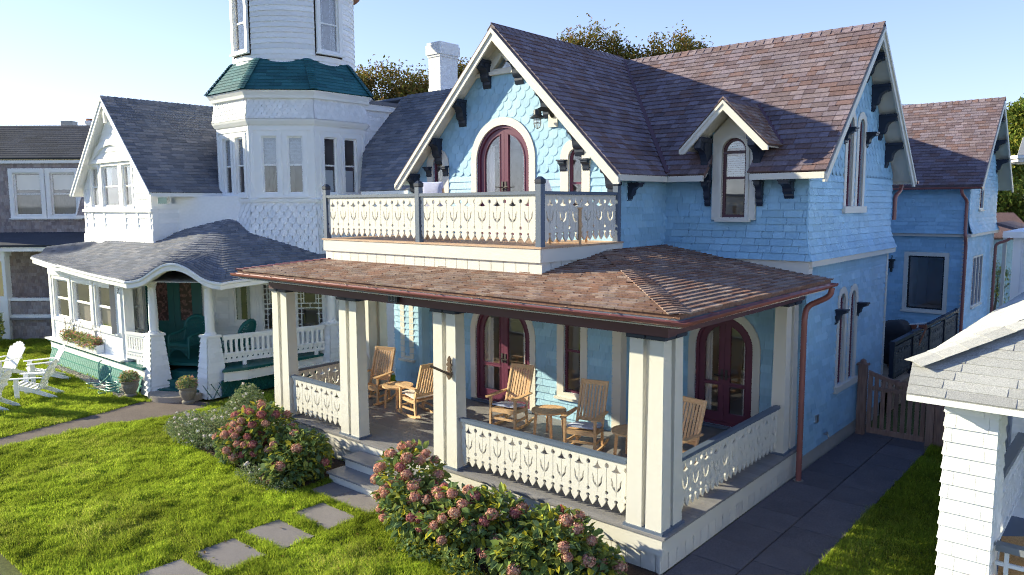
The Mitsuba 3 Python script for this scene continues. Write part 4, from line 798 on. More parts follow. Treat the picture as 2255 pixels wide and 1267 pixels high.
for a, b in ((1.84, 2.76), (2.84, 3.62)):
    br = []; 
    for v in (1.75, 1.90, 2.05, 2.2, 2.36, 2.52): br += [(a, v, a + .2, v + .022), (b - .2, v, b, v + .022)]
    for v in (1.42, 1.58): br += [(a, v, a + .12, v + .022), (b - .12, v, b, v + .022)]
    br += [(a, 1.92, b, 1.945), (a, 2.06, b, 2.085), (a + .12, 1.3, a + .142, 2.7), (b - .142, 1.3, b - .12, 2.7), (a + .2, 2.07, a + .222, 2.7), (b - .222, 2.07, b - .2, 2.7), ((a + b) / 2 - .011, 1.92, (a + b) / 2 + .011, 2.08)]
    window(WH, fDr, a, b, 1.28, 2.68, False, .08, 'white_paint', 'white_paint', bars=tuple(br), holes=hs, name='leaded_window', room='room', fw=.03)
wd = wall(WH, 'porch_wall', fDr, box(-1.5, FZ, 3.85, 3.4), hs, 'white_siding'); emit(wd, 'clapboard', lay(fDr, box(.45, FZ, 3.6, 3.1).difference(unary_union([h[1].buffer(.02) for h in hs])), .13, (.8, 1.6), .022), 'white_siding', 40)
part(WH, 'half_column', lathe([(.16, FZ), (.12, 1.2), (.11, 3.0), (.15, 3.1)], (*(fDr.P(3.87, 0, .02)[:2]), 0), 16), 'white_paint', smooth=40)
part(WH, 'porch_wall', bx(Fr((-14.1, 0, 0), (0, 1, 0)), 4.85, 8, FZ, 3.4, -.1, 0), 'white_siding'); part(WH, 'porch_ceiling', prism(WORLD, Polygon([(-17.8, -.3), (-15.2, -.3), (-13.1, .9), (-13.1, 7), (-17.8, 7)]), 3.06, 3.075), 'cream')
# steps between the pedestals
pn = np.array([.497, -.868]); pu = np.array([.868, .497]); pm = np.array([-14.70, .50]); fSt = Fr((pm[0], pm[1], 0), (pu[0], pu[1], 0))
for i, (zz, o) in enumerate(((.56, -.32), (.375, -.04), (.19, .24))):
    part(WH, 'step', MB().box(fSt, -.56, .56, 0 if i > 1 else 0, zz - .03, -.9, o).box(fSt, -.58, .58, zz - .03, zz, -.9, o + .03), 'green_paint')
def pedestal(x, y, deg=0):
    k = numbered(WH + '__porch_pedestal'); c = np.array([x, y]); sh = []; bw, twd, H = .29, .155, 1.58
    V = np.array([[x + sx * r, y + sy * r, z] for z, r in ((0, bw), (H, twd)) for sx, sy in ((-1, -1), (1, -1), (1, 1), (-1, 1))]); put(k, (V, np.array([[0, 1, 5, 4], [1, 2, 6, 5], [2, 3, 7, 6], [3, 0, 4, 7], [4, 5, 6, 7]])), 'white_siding')
    kk_ = (bw - twd) / H
    for u, n in (((1, 0), (0, -1)), ((0, 1), (1, 0)), ((0, -1), (-1, 0))):
        f = Fr((x + n[0] * bw, y + n[1] * bw, 0), (u[0], u[1], 0), np.array([-n[0] * kk_, -n[1] * kk_, 1]) / math.hypot(1, kk_)); sh += lay(f, trap(0, H, bw + .012, twd + .012), .132, (.9, .91), .05)
    emit(k, 'clapboard', sh, 'white_siding', 40)
    part(k, 'cap', MB().box(WORLD, x - .21, x + .21, y - .21, y + .21, H, H + .06), 'white_paint')
    part(WH, 'porch_column', lathe([(.15, H + .06), (.15, H + .10), (.115, H + .14), (.12, H + .6), (.095, 2.86), (.10, 2.88), (.13, 2.93), (.10, 2.95), (.15, 2.98), (.15, 3.06)], (x, y, 0), 20), 'white_paint', smooth=40)
pedestal(-15.40, .12); pedestal(-13.98, .95); pedestal(-13.25, 4.25)
part(WH, 'porch_post_beam', MB().add(bar((-16.6, -.12, 3.0), (-15.4, .0, 3.0), .14, .16)).add(bar((-13.95, 1.0, 3.0), (-13.25, 4.25, 3.0), .14, .16)).add(bar((-13.25, 4.25, 3.0), (-13.25, 8, 3.0), .14, .16)), 'white_paint')
def balustrade(A, B, n):
    A, B = np.array(A, float), np.array(B, float); L = np.linalg.norm(B - A); d = (B - A) / L; f = Fr((A[0], A[1], 0), (d[0], d[1], 0)); k = numbered(WH + '__balustrade')
    part(k, 'handrail', MB().box(f, 0, L, 1.53, 1.60, -.05, .05).box(f, 0, L, 1.47, 1.53, -.03, .03), 'white_paint')
    cut = [Point(L * (i + .5) / n, .97).buffer(.027) for i in range(n)]; part(k, 'pierced_board', prism(f, box(0, .86, L, 1.07).difference(unary_union(cut)), -.015, .015), 'white_paint'); part(k, 'rail', bx(f, 0, L, 1.07, 1.12, -.04, .04), 'white_paint')
    for x in (.5, L / 2, L - .3): part(k, 'foot', bx(f, x, x + .1, FZ, .86, -.02, .02), 'white_paint')
    for i in range(n):
        u = L * (i + .5) / n; pts = [(-.035, 1.12), (.035, 1.12), (.04, 1.2), (.03, 1.3), (.036, 1.42), (.036, 1.47), (-.036, 1.47), (-.036, 1.42), (-.042, 1.3), (-.03, 1.2)]; part(k, 'baluster', prism(f.at(u), Polygon(pts), -.02, .02), 'white_paint')
balustrade((-16.55, -.14), (-15.62, -.02), 8); balustrade((-13.82, 1.2), (-13.28, 4.0), 20); balustrade((-13.25, 4.5), (-13.25, 6.6), 15)
# the wavy porch roof
cn = np.array([.513, -.858])
def roofz(x, y):
    x, y = np.asarray(x, float), np.asarray(y, float)
    d = np.stack([y + .62, -12.9 - x, -((x + 15.2) * cn[0] + (y + .62) * cn[1]), x + 24.1, (x + 22.2) * .64 + (y + .62) * .77]); kk = 9.0
    sm = -np.log(np.exp(-kk * np.clip(d, -1, 9)).sum(0)) / kk
    s = ((x + 15.2) * .858 + (y + .62) * .513) / 2.68; ds = np.clip(d[2], 0, 9)
    e1 = .50 * .5 * (1 - np.cos(2 * np.pi * np.clip(s, 0, 1))) + .10 * ds; s2 = ((x + 22.2) * -.77 + (y + .62) * .64) / 2.46; e2 = .62 * .5 * (1 - np.cos(2 * np.pi * np.clip(s2, 0, 1))) + .10 * np.clip(d[4], 0, 9)
    b = .42 * sm + .06 * np.exp(-2.2 * np.clip(sm, 0, 9)); b = np.logaddexp(b * 14, e1 * 14 - .0) / 14 - math.log(2) / 14 * np.exp(-((b - e1) * 4) ** 2)
    b = np.where(x < -20, np.logaddexp(b * 14, e2 * 14) / 14 - math.log(2) / 14 * np.exp(-((b - e2) * 4) ** 2), b)
    return 3.10 + b
C1 = lambda d: np.array([-15.2 - .277 * d, -.62 + d]); C2 = lambda d: np.array([-12.9 - d, .75 + .568 * d]); C3 = lambda d: np.array([-22.2 + .36 * d, -.62 + d]); C4 = lambda d: np.array([-24.1 + d, .96 + .4675 * d])
def course_line(seg, d):
    if seg == 'front': return C3(d), C1(d)
    if seg == 'corner_left': return C4(d), C3(d)
    if seg == 'corner': return C1(d), C2(d)
    if seg == 'side': return C2(d), np.array([-12.9 - d, 9.0])
    return np.array([-24.1 + d, 4.5]), C4(d)
pieces, sheetm = [], MB()
for seg, dmax in (('front', 3.9), ('corner', 3.95), ('side', 3.5), ('corner_left', 2.3), ('left', 1.3)):
    d = 0.0
    while d < dmax:
        d1 = min(d + .135, dmax); (a0, a1), (b0, b1) = course_line(seg, d), course_line(seg, d1 + .008); L = np.linalg.norm(a1 - a0)
        nn = max(2, int(L / .12)); ts = np.linspace(0, 1, nn + 1); pa, pb = a0 + (a1 - a0) * ts[:, None], b0 + (b1 - b0) * ts[:, None]
        V = np.vstack([np.c_[pa, roofz(*pa.T) - .012], np.c_[pb, roofz(*pb.T) - .012]]); i = np.arange(nn)
        ok = ~((pa[:-1, 0] < -17.95) & (pa[:-1, 0] > -22.9) & (pa[:-1, 1] > 1.45)) & ~((pa[:-1, 0] < -14.45) & (pa[:-1, 1] > 4.7)); sheetm.add((V, np.stack([i, i + 1, i + 2 + nn, i + 1 + nn], 1)[ok]), (0.5, 0.5))
        edges = [0.0]
        off = rng.uniform(.1, .3)
        while edges[-1] < L: edges.append(edges[-1] + (off if len(edges) == 1 else rng.uniform(.22, .36)))
        for e0, e1 in zip(edges[:-1], edges[1:]):
            t = np.clip(np.linspace(e0, min(e1 - .012, L), 4) / L, 0, 1); pa, pb = a0 + (a1 - a0) * t[:, None], b0 + (b1 - b0) * t[:, None]; c = (pa[1] + pb[1]) / 2
            if (-22.95 < c[0] < -17.9 and c[1] > 1.36) or (c[0] < -14.4 and c[1] > 4.6) or np.max(np.abs(c - TC)) < TA - .05 and np.abs(c - TC).sum() < (TA - .05) * 1.4142: continue
            za, zb = roofz(*pa.T), roofz(*pb.T)
            V = np.vstack([np.c_[pa, za + .026], np.c_[pb, zb + .003], np.c_[pa, za - .01]])
            F = [[i, i + 1, i + 5, i + 4] for i in range(3)] + [[8 + i, 9 + i, 1 + i, i] for i in range(3)]
            pieces.append((V, np.array(F), np.broadcast_to(rng.random(2), (12, 2))))
        d += .135
pieces = [(p[0], np.vstack([p[1][:, [0, 1, 2]], p[1][:, [0, 2, 3]]]), p[2]) for p in pieces]
pr2 = part(WH, 'porch_roof', sheetm, 'slate_asphalt'); emit(pr2, 'shingle', pieces, 'slate_asphalt', 300)
ev = np.vstack([np.linspace((-24.1, 4.5), (-24.1, .96), 20)[:-1], np.linspace((-24.1, .96), (-22.2, -.62), 40)[:-1], np.linspace((-22.2, -.62), (-15.2, -.62), 50)[:-1], np.linspace((-15.2, -.62), (-12.9, .75), 40)[:-1], np.linspace((-12.9, .75), (-12.9, 8), 40)])
zz = roofz(ev[:, 0], ev[:, 1]); inn = np.gradient(ev, axis=0); inn = np.stack([-inn[:, 1], inn[:, 0]], 1); inn /= np.linalg.norm(inn, axis=1, keepdims=True)
rb = [(0.0, -.012), (-.03, -.02), (-.03, -.07), (.02, -.10), (.02, -.20), (.06, -.22), (.40, -.16)]
V = np.vstack([np.c_[ev + inn * o, zz + h if q < 6 else np.maximum(zz + h, 2.9)] for q, (o, h) in enumerate(rb)]); n = len(ev); i = np.arange(n - 1)
part(WH, 'porch_eave', (V, np.vstack([np.stack([q * n + i, (q + 1) * n + i, (q + 1) * n + i + 1, q * n + i + 1], 1) for q in range(len(rb) - 1)])), 'white_paint')

# ------------------------------------------------------------------ far-left shingled house
SH = thing('shingled_house', 'weathered grey shingled house with dark roof and white windows at the left edge', 'house')
fL = Fr((-28.0, .12, 0), (.7559, .6547, 0)); fLw = fL.at(w=-2.0); hs = []
for a, b in ((-.66, .42), (.80, 1.80)): window(SH, fLw, a, b, 4.68, 6.36, False, .17, 'white_paint', 'white_paint', holes=hs, name='window', room='room_light', dress=('shade', .6, .95, 'curtain'), proud=.05)
window(SH, fLw, 1.95, 2.3, 1.9, 2.7, False, .09, 'white_paint', 'white_paint', holes=hs, name='window', room='room'); window(SH, fLw, 2.5, 3.1, 1.5, 3.1, False, .09, 'white_paint', 'white_paint', holes=hs, name='window', room='room')
aw = box(-6, .8, 4.2, 6.8); w_ = wall(SH, 'wall', fLw, aw, hs, 'weathered', .15); emit(w_, 'shingle', lay(fLw, freeof(box(-2, .9, 4.2, 6.78), hs), .135, (.10, .2), .014, jit=.004), 'weathered', 300)
part(SH, 'eave', MB().box(fLw, -6, 4.4, 6.72, 6.86, 0, .10), 'white_paint'); part(SH, 'eave_strip', bx(fLw, -6, 4.4, 6.86, 6.93, 0, .13), 'yellow_paint')
sr = slope(fLw.P(0, 6.93, .16), fL.U, .55); rr = part(SH, 'roof', prism(sr, box(-6, 0, 5, 3.2), -.1, 0), 'dark_asphalt'); emit(rr, 'shingle', lay(sr, box(-4, 0, 5, 3.2), .2, (.5, .9), .014), 'dark_asphalt', 80)
part(SH, 'body', MB().box(fLw, -6, 4.2, 0, 6.8, -6, -.16), 'weathered')
hk = part(SH, 'hood', prism(Fr(fLw.P(2.1, 4.66, .62), fL.U, (fL.V * 1.1 - fL.N * .60) / 1.253), box(0, 0, 1.5, 1.28), -.05, 0), 'weathered'); emit(hk, 'shingle', lay(Fr(fLw.P(2.1, 4.66, .62), fL.U, (fL.V * 1.1 - fL.N * .60) / 1.253), box(0, 0, 1.5, 1.28), .14, (.1, .2), .016, jit=.004), 'weathered', 60)
part(hk, 'trim', MB().box(fLw, 2.05, 3.6, 4.56, 4.67, 0, .66).add(bar(fLw.P(2.1, 4.68, .60), fLw.P(2.1, 5.8, .02), .06, .08)), 'white_paint')
pr3 = part(SH, 'porch_roof', prism(slope(fL.P(0, 3.62, .45), fL.U, .16), box(-5, 0, 4.2, 2.6), -.08, 0), 'dark_asphalt'); part(SH, 'porch_beam', MB().box(fL, -5, 4, 3.38, 3.58, -.15, .38), 'white_paint')
part(SH, 'porch_floor', MB().box(fL, -5, 4, .78, .86, -2, .1), 'deck_grey'); part(SH, 'porch_ceiling', MB().box(fL, -5, 4, 3.36, 3.375, -2, .1), 'cream')
pc = part(SH, 'porch_column', MB().box(fL, -.19, .19, 0, 3.3, -.15, .15).box(fL, -.24, .24, 3.2, 3.37, -.19, .19).box(fL, -.22, .22, 1.5, 1.56, -.17, .17), 'white_paint'); part(pc, 'yellow_panel', bx(fL, -.07, .07, 1.7, 3.0, .15, .158), 'yellow_paint')
pb = part(SH, 'parapet', MB().box(fL, .2, 4, 0, 1.5, -.12, 0).box(fL, -5, -.2, 0, 1.5, -.12, 0), 'weathered'); part(pb, 'rail', MB().box(fL, .19, 4, 1.5, 1.6, -.14, .05).box(fL, -5, -.19, 1.5, 1.6, -.14, .05), 'white_paint'); part(pb, 'band', MB().box(fL, .19, 4, .86, .98, 0, .04).box(fL, -5, -.19, .86, .98, 0, .04), 'white_paint')
emit(pb, 'shingle', lay(fL, box(.22, .02, 4, .85).union(box(.22, .99, 4, 1.49)), .13, (.1, .2), .012, jit=.003), 'weathered', 120)
ck = part(SH, 'chimney', lathe([(.28, 7.4), (.28, 9.15), (.33, 9.16), (.33, 9.3), (.2, 9.3)], (-36.5, 6.75, 0), 8), 'white_brick'); part(ck, 'pot', MB().add(lathe([(.13, 9.3), (.15, 9.42), (.1, 9.42)], (-36.6, 6.65, 0), 10)).add(lathe([(.13, 9.3), (.15, 9.42), (.1, 9.42)], (-36.35, 6.85, 0), 10)), 'terracotta')
FH = thing('house', 'distant flat white roof deck with low railing and stubby chimney beyond the dark roof', 'house')
fH = Fr((-62.3, 14.0, 0), (.7559, .6547, 0)); part(FH, 'wall', MB().box(fH, -2.5, 2.6, 0, 10.6, -4, 0), 'white_siding'); part(FH, 'chimney', MB().box(fH, -.35, .55, 10.6, 11.9, -1.4, -.6), 'foundation')
part(FH, 'railing', MB().box(fH, -2.2, 2.2, 10.98, 11.06, -.1, 0).box(fH, -2.3, -2.05, 10.6, 11.2, -.12, .02).box(fH, 2.0, 2.25, 10.6, 11.2, -.12, .02), 'white_paint')

# ------------------------------------------------------------------ the cottage at the lower right
CO = thing('cottage', 'white shingled cottage with pale grey asphalt porch roof at the lower right corner', 'house')
c1 = slope((2.876, -.02, 3.0), (1, 0, 0), .64); c2 = slope((2.83, .37, 3.25), (0, -1, 0), .54); q = sv(.39, .64)
CP1 = Polygon([(0, 0), (4.5, 0), (4.5, sv(3.15, .64)), (2.62, sv(2.53, .64)), (-.046, q)]); CP2 = Polygon([(0, 0), (-9, 0), (-9, sv(2.5, .54)), (-2.14, sv(2.67, .54))])
rk = part(CO, 'porch_roof', MB().add(prism(c1, CP1, -.05, 0)).add(prism(c2, CP2, -.05, 0)), 'grey_asphalt')
emit(rk, 'shingle', lay(c1, CP1, .138, (.55, .62), .009, gap=.012) + lay(c2, CP2, .138, (.55, .62), .008, gap=.012), 'grey_asphalt', 200)
f_, L_ = hipframe((2.83, .37, 3.262), (5.45, 2.47, 4.60), 1); emit(rk, 'hip_cap', caps(f_, L_, .12, .26, .19, .006, .016, .008), 'grey_asphalt', 30)
part(CO, 'eave', MB().box(WORLD, 2.876, 7.4, -.02, .03, 2.925, 2.985).box(WORLD, 2.85, 2.9, .4, 9, 3.12, 3.22), 'white_paint')
part(CO, 'porch_soffit', MB().box(WORLD, 2.9, 7, .04, 4.1, 2.925, 2.935), 'white_paint')
def shingled_post(x0, x1, y0, y1, z0, z1):
    k = part(CO, 'porch_pillar', MB().box(WORLD, x0, x1, y0, y1, z0, z1), 'white_siding'); sh = lay(Fr((0, y0, 0), (1, 0, 0)), box(x0 - .012, z0, x1 + .012, z1), .155, (.13, .4), .028) + lay(Fr((x1, 0, 0), (0, 1, 0)), box(y0 - .012, z0, y1 + .01, z1), .155, (.13, .4), .028) + lay(Fr((x0, 0, 0), (0, -1, 0)), box(-y1, z0, -y0 + .012, z1), .155, (.13, .4), .028)
    emit(k, 'shingle', sh, 'white_siding', 90)
shingled_post(3.20, 3.66, .30, .80, 0, 2.925)
part(CO, 'porch_floor', MB().box(WORLD, 3.3, 7, .4, 4.0, .42, .5), 'slate_paint'); part(CO, 'porch_base', MB().box(WORLD, 3.25, 7, .36, .40, 0, .44), 'white_siding')
fCb = Fr((0, 4.0, 0), (1, 0, 0)); wk = part(CO, 'wall', MB().box(WORLD, 3.36, 8, 4.0, 9, 0, 2.95), 'white_siding'); emit(wk, 'shingle', lay(fCb, box(3.36, .5, 6, 2.9), .15, (.2, .4), .02), 'white_siding', 40)
def coral(name, f, u0, u1, zt, n, rows):
    k = numbered(CO + '__' + name); part(k, 'handrail', bx(f, u0, u1, zt - .07, zt, -.06, .06), 'grey_paint'); part(k, 'rail', bx(f, u0, u1, zt - .92, zt - .86, -.03, .03), 'white_paint')
    for i in range(n): u = u0 + (u1 - u0) * (i + .5) / n; part(k, 'baluster', bx(f, u - .02, u + .02, zt - .86, zt - .07, -.02, .02), 'white_paint')
    for r in rows: part(k, 'lattice_bar', bx(f, u0, u1, zt - r - .02, zt - r + .02, -.018, .018), 'white_paint')
coral('railing', Fr((3.50, 0, 0), (0, 1, 0)), .84, 4.0, 1.74, 13, (.22, .38)); coral('railing', Fr((0, .45, 0), (1, 0, 0)), 3.7, 6.5, 1.44, 14, (.22,))
part(CO, 'back_wing', MB().box(WORLD, 2.62, 7, 9.2, 15, 0, 4.35), 'white_siding'); bw_ = [lay(Fr((0, 9.2, 0), (1, 0, 0)), box(2.75, 2, 5, 4.1), .13, (.5, 1.2), .016)][0]; emit(wk, 'clapboard', bw_, 'white_siding', 20)
part(CO, 'back_eave', MB().box(WORLD, 2.42, 7, 8.95, 15, 4.30, 4.42).box(WORLD, 2.58, 2.72, 9.12, 9.25, 0, 4.3), 'white_paint')
NH = thing('house', 'white roof eave corner of a house showing above the trees at the right edge', 'house', None)
nf = Fr((.50, 25.3, 0), (.7559, .6547, 0)); part(NH, 'eave', MB().box(nf, 0, 6, 6.62, 6.74, -2, 0).box(nf, .1, 6, 6.5, 6.62, -2, -.1), 'white_paint'); part(NH, 'roof', prism(slope(nf.P(0, 6.75, 0), nf.U, .55), Polygon([(0, 0), (6, 0), (6, 1.6), (1.1, 1.6)]), -.06, 0), 'grey_asphalt'); part(NH, 'porch_post', MB().box(nf, 2.4, 2.6, 0, 6.5, -.4, -.2), 'white_paint'); part(NH, 'wall', MB().box(nf, 4, 9, 0, 6.5, -4, -2), 'white_siding')
BC = thing('shed', 'small pale blue scalloped outbuilding beyond the rear porch at the right', 'shed')
fQ = Fr((-.5, 29.3, 0), (.7559, .6547, 0)); qk = part(BC, 'wall', MB().box(fQ, -.6, 1.4, 0, 3.5, -2, 0), 'blue_siding'); emit(qk, 'shingle', lay(fQ, box(-.6, .5, 1.4, 3.5), .15, (.2,), .03, 'scallop'), 'blue_siding', 30); part(BC, 'roof', prism(slope(fQ.P(0, 3.5, .2), fQ.U, .6), box(-.8, 0, 1.6, 2), -.1, 0), 'cedar_roof')
# ------------------------------------------------------------------ ground pieces near the houses
for i, (x0, y0, x1, y1) in enumerate(((-5.63, -2.08, -4.66, -1.47), (-5.58, -2.93, -4.60, -2.33), (-5.49, -3.80, -4.60, -3.14), (-5.43, -4.66, -4.62, -3.98), (-5.45, -5.5, -4.6, -4.85))):
    lb = ('first square bluestone stepping stone from the porch steps', 'second square bluestone stepping stone from the porch steps', 'third square bluestone stepping stone from the porch steps', 'fourth square bluestone stepping stone, cut by the bottom edge of the view', 'x')[i]
    if i < 4:
        o = Polygon([(x0, y0), (x1, y0 + .02), (x1 - .01, y1), (x0 + .015, y1 - .01)]); single('stepping_stone', prism(WORLD, o, -.04, .022 + .003 * i), 'bluestone', lb, 'stepping stone', 'stepping stones across the lawn')
lm = single('landing_stone', prism(WORLD, Polygon([(-6.28, -1.32), (-5.66, -1.30), (-5.66, -.80), (-6.27, -.80)]), -.04, .02), 'bluestone', 'left bluestone slab at the foot of the porch steps', 'paving stone')
single('landing_stone', prism(WORLD, Polygon([(-5.645, -1.30), (-4.6, -1.27), (-4.6, -.80), (-5.645, -.80)]), -.04, .022), 'bluestone', 'right bluestone slab at the foot of the porch steps', 'paving stone')
struct('path', prism(WORLD, Polygon([(-14.8, -.6), (-14.5, -1.5), (-14.03, -3.9), (-13.7, -6), (-12.9, -6), (-13.22, -4.0), (-13.25, -2.0), (-12.7, -.6), (-13.0, .6), (-14.0, .3)]), -.04, .008), 'path_stone', label='worn brown path from the turreted house porch to the street')
single('stone_step', prism(Fr((pm[0], pm[1], 0), (pu[0], pu[1], 0), (pn[0], pn[1], 0)), Polygon([(0.78 * math.cos(t), .18 + .70 * math.sin(t)) for t in np.linspace(0, np.pi, 30)]), -.01, -.01) if False else prism(WORLD, Polygon([(pm[0] + pu[0] * .74 * math.cos(t) + pn[0] * (.28 + .62 * max(math.sin(t), 0)), pm[1] + pu[1] * .74 * math.cos(t) + pn[1] * (.28 + .62 * max(math.sin(t), 0))) for t in np.linspace(0, np.pi, 30)]), -.02, .15), 'concrete', 'rounded concrete step below the green porch stairs', 'step')
g = np.random.default_rng(3); m = MB()
PB = Polygon([(-22.3, -.32), (-15.85, -.32), (-15.6, -.75), (-16.8, -.85), (-19, -.62), (-22.3, -.55)])
struct('gravel_bed', prism(WORLD, PB, -.03, .006), 'soil')
ico = trimesh.creation.icosphere(1, 1.0); n = 0
while n < 1500:
    x, y = g.uniform(-22.3, -15.5), g.uniform(-.85, -.32)
    if not PB.contains(Point(x, y)): continue
    s = g.uniform(.018, .045) * np.array([1, g.uniform(.7, 1.2), .6]); m.add((np.array(ico.vertices) * s + [x, y, .012], ico.faces)); n += 1
k = numbered('pebbles'); put(k, m, 'pebble'); labels[k] = {'label': 'loose beige pebbles along the green lattice skirt', 'category': 'pebbles', 'kind': 'stuff'}

# ------------------------------------------------------------------ furniture
def rocking_chair(x, y, deg, label, cush, group='teak rocking chairs on the blue house porch', z=.55):
    """Front of the chair faces its own -y."""
    setxf(x, y, z, deg); k = thing('rocking_chair', label, 'rocking chair', group); M = 'teak'; bx_ = lambda *a: bar(*a)
    for s in (-1, 1):
        t = np.linspace(-.42, .48, 14); rk = np.array([[s * .28, v, .022 + .22 * v * v + (.02 if v > .3 else 0)] for v in t]); mb = MB()
        for a, b in zip(rk[:-1], rk[1:]): mb.add(bar(a, b, .035, .045))
        part(k, 'rocker', mb, M)
        part(k, 'front_leg', bar((s * .29, -.27, .04), (s * .29, -.26, .62), .045, .05, (0, 1, 0)), M)
        part(k, 'back_post', MB().add(bar((s * .25, .24, .04), (s * .25, .22, .40), .04, .05, (0, 1, 0))).add(bar((s * .25, .22, .38), (s * .25, .50, 1.18), .04, .05, (0, 1, 0))), M)
        part(k, 'armrest', MB().add(prism(Fr((s * .30, 0, .635), (1, 0, 0), (0, 1, 0)), Polygon([(-.05, -.36), (-.03, -.39), (.03, -.39), (.05, -.36), (.05, 0), (.03, .34), (-.03, .34), (-.045, 0)]), 0, .028)), M)
        part(k, 'side_rail', MB().add(bar((s * .27, -.26, .37), (s * .25, .22, .34), .03, .07)).add(bar((s * .28, -.26, .18), (s * .25, .22, .17), .025, .04)), M)
    part(k, 'front_rail', MB().add(bar((-.29, -.27, .37), (.29, -.27, .37), .03, .075)).add(bar((-.28, -.26, .2), (.28, -.26, .2), .025, .04)), M)
    for i in range(6): yy = -.25 + i * .085; part(k, 'seat_slat', bar((-.26, yy, .405 - .012 * i), (.26, yy, .405 - .012 * i), .07, .02), M)
    part(k, 'top_rail', bar((-.25, .485, 1.14), (.25, .485, 1.14), .035, .085), M); part(k, 'lower_rail', bar((-.25, .26, .49), (.25, .26, .49), .035, .06), M)
    for i in range(7): xx = -.19 + i * .0633; part(k, 'back_slat', bar((xx, .262, .50), (xx, .48, 1.12), .042, .016, (0, 1, 0)), M)
    noxf()
    if cush:
        setxf(x, y, z, deg); c = trimesh.creation.box((.50, .48, .06)).subdivide().subdivide().subdivide(); v = np.array(c.vertices); r = np.clip(1 - (np.abs(v[:, 0]) / .25) ** 6, 0, 1) * np.clip(1 - (np.abs(v[:, 1]) / .24) ** 6, 0, 1); v[:, 2] *= .45 + .75 * r; v[:, 2] += .45 - .1 * v[:, 1] * 1.3 + .006 * np.sin(v[:, 0] * 25) * np.cos(v[:, 1] * 22); v[:, 1] -= .03
        single('seat_cushion', (v, np.array(c.faces)), cush[0], cush[1], 'cushion', 'seat cushions on the porch rockers', smooth=50); noxf()
rocking_chair(-4.92, 2.55, 8, 'teak rocking chair nearest the plum porch doors, facing the lawn', ('cushion_blue', 'pale blue seat cushion on the rocker before the plum porch doors'))
rocking_chair(-2.93, 2.35, 14, 'teak rocking chair under the narrow porch window, right of a round table', ('cushion_blue', 'blue seat cushion on the rocker right of the middle round table'))
rocking_chair(-1.08, 2.30, -6, 'teak rocking chair mostly hidden behind the corner porch columns', None)
rocking_chair(-8.55, 2.0, 16, 'teak rocking chair at the far left end of the porch, half behind a column', None)
rocking_chair(-6.98, 1.95, -98, 'teak rocking chair in side view facing left beside the entrance', ('cushion_white', 'off-white seat cushion on the sideways rocker by the porch entrance'))
def side_table(x, y, label, z=.55):
    setxf(x, y, z); k = thing('side_table', label, 'table', 'round teak side tables on the porch'); H = .52; C = Point(0, 0).buffer(.34, 16); f = Fr((0, 0, H), (1, 0, 0), (0, 1, 0))
    for i in range(6):
        a = -.34 + i * .1133; sl = C.intersection(box(a + .003, -1, a + .110, 1))
        if not sl.is_empty: part(k, 'top_slat', prism(f, sl.intersection(Point(0, 0).buffer(.30, 16)), -.022, 0), 'teak')
    part(k, 'top_rim', prism(f, C.difference(Point(0, 0).buffer(.303, 16)), -.03, .002), 'teak')
    for t in range(4): an = math.pi / 4 + t * math.pi / 2; c, s = math.cos(an), math.sin(an); part(k, 'leg', bar((.29 * c, .29 * s, 0), (.25 * c, .25 * s, H - .03), .05, .05, (c + .01, s, .3)), 'teak')
    part(k, 'apron', MB().add(bar((-.15, -.15, H - .06), (.15, .15, H - .06), .03, .05)).add(bar((-.15, .15, H - .06), (.15, -.15, H - .06), .03, .05)), 'teak'); noxf()
side_table(-3.92, 2.55, 'round teak side table between the two front-facing rockers under the window'); side_table(-2.0, 2.42, 'round teak side table just left of the corner columns'); side_table(-7.72, 2.0, 'round teak side table between the two left rockers by the entrance')
def patio_chair(x, y, deg, label, cm):
    setxf(x, y, 4.315, deg); k = thing('patio_chair', label, 'chair', 'cushioned chairs on the balcony'); 
    for sx in (-.3, .3):
        for sy in (-.28, .25): part(k, 'leg', bar((sx, sy, 0), (sx, sy, .62 if sy < 0 else .4), .04, .04, (0, 1, 0)), 'teak')
        part(k, 'armrest', bar((sx, -.32, .62), (sx, .34, .60), .06, .025), 'teak'); part(k, 'back_post', bar((sx * .9, .26, .3), (sx * .9, .42, 1.0), .04, .04, (0, 1, 0)), 'teak')
    part(k, 'seat', bar((0, -.3, .34), (0, .28, .32), .58, .05), 'teak')
    for q, (a, b, w, h) in (('seat_cushion', ((0, -.3, .42), (0, .27, .40), .54, .11)), ('back_cushion', ((0, .27, .44), (0, .44, 1.12), .54, .13))):
        d = np.array(b) - np.array(a); L = np.linalg.norm(d); bxm = trimesh.creation.box((w, L, h)).subdivide().subdivide().subdivide(); v = np.array(bxm.vertices); r = np.clip(1 - (np.abs(v[:, 0]) * 2 / w) ** 6, 0, 1) * np.clip(1 - (np.abs(v[:, 1]) * 2 / L) ** 6, 0, 1); v[:, 2] *= .5 + .5 * r
        e1 = d / L; e2 = np.cross([1, 0, 0], e1); v = (np.array(a) + np.array(b)) / 2 + v[:, :1] * [1, 0, 0] + v[:, 1:2] * e1 + v[:, 2:] * e2; part(k, q, (v, np.array(bxm.faces)), cm, smooth=50)
    noxf()
patio_chair(-6.0, 1.9, 185, 'cushioned balcony chair with lilac back cushion left of the arched doors', 'cushion_lilac'); patio_chair(-3.15, 2.1, 115, 'cushioned balcony chair with off-white cushion tipped back at the right newel post', 'cushion_white')
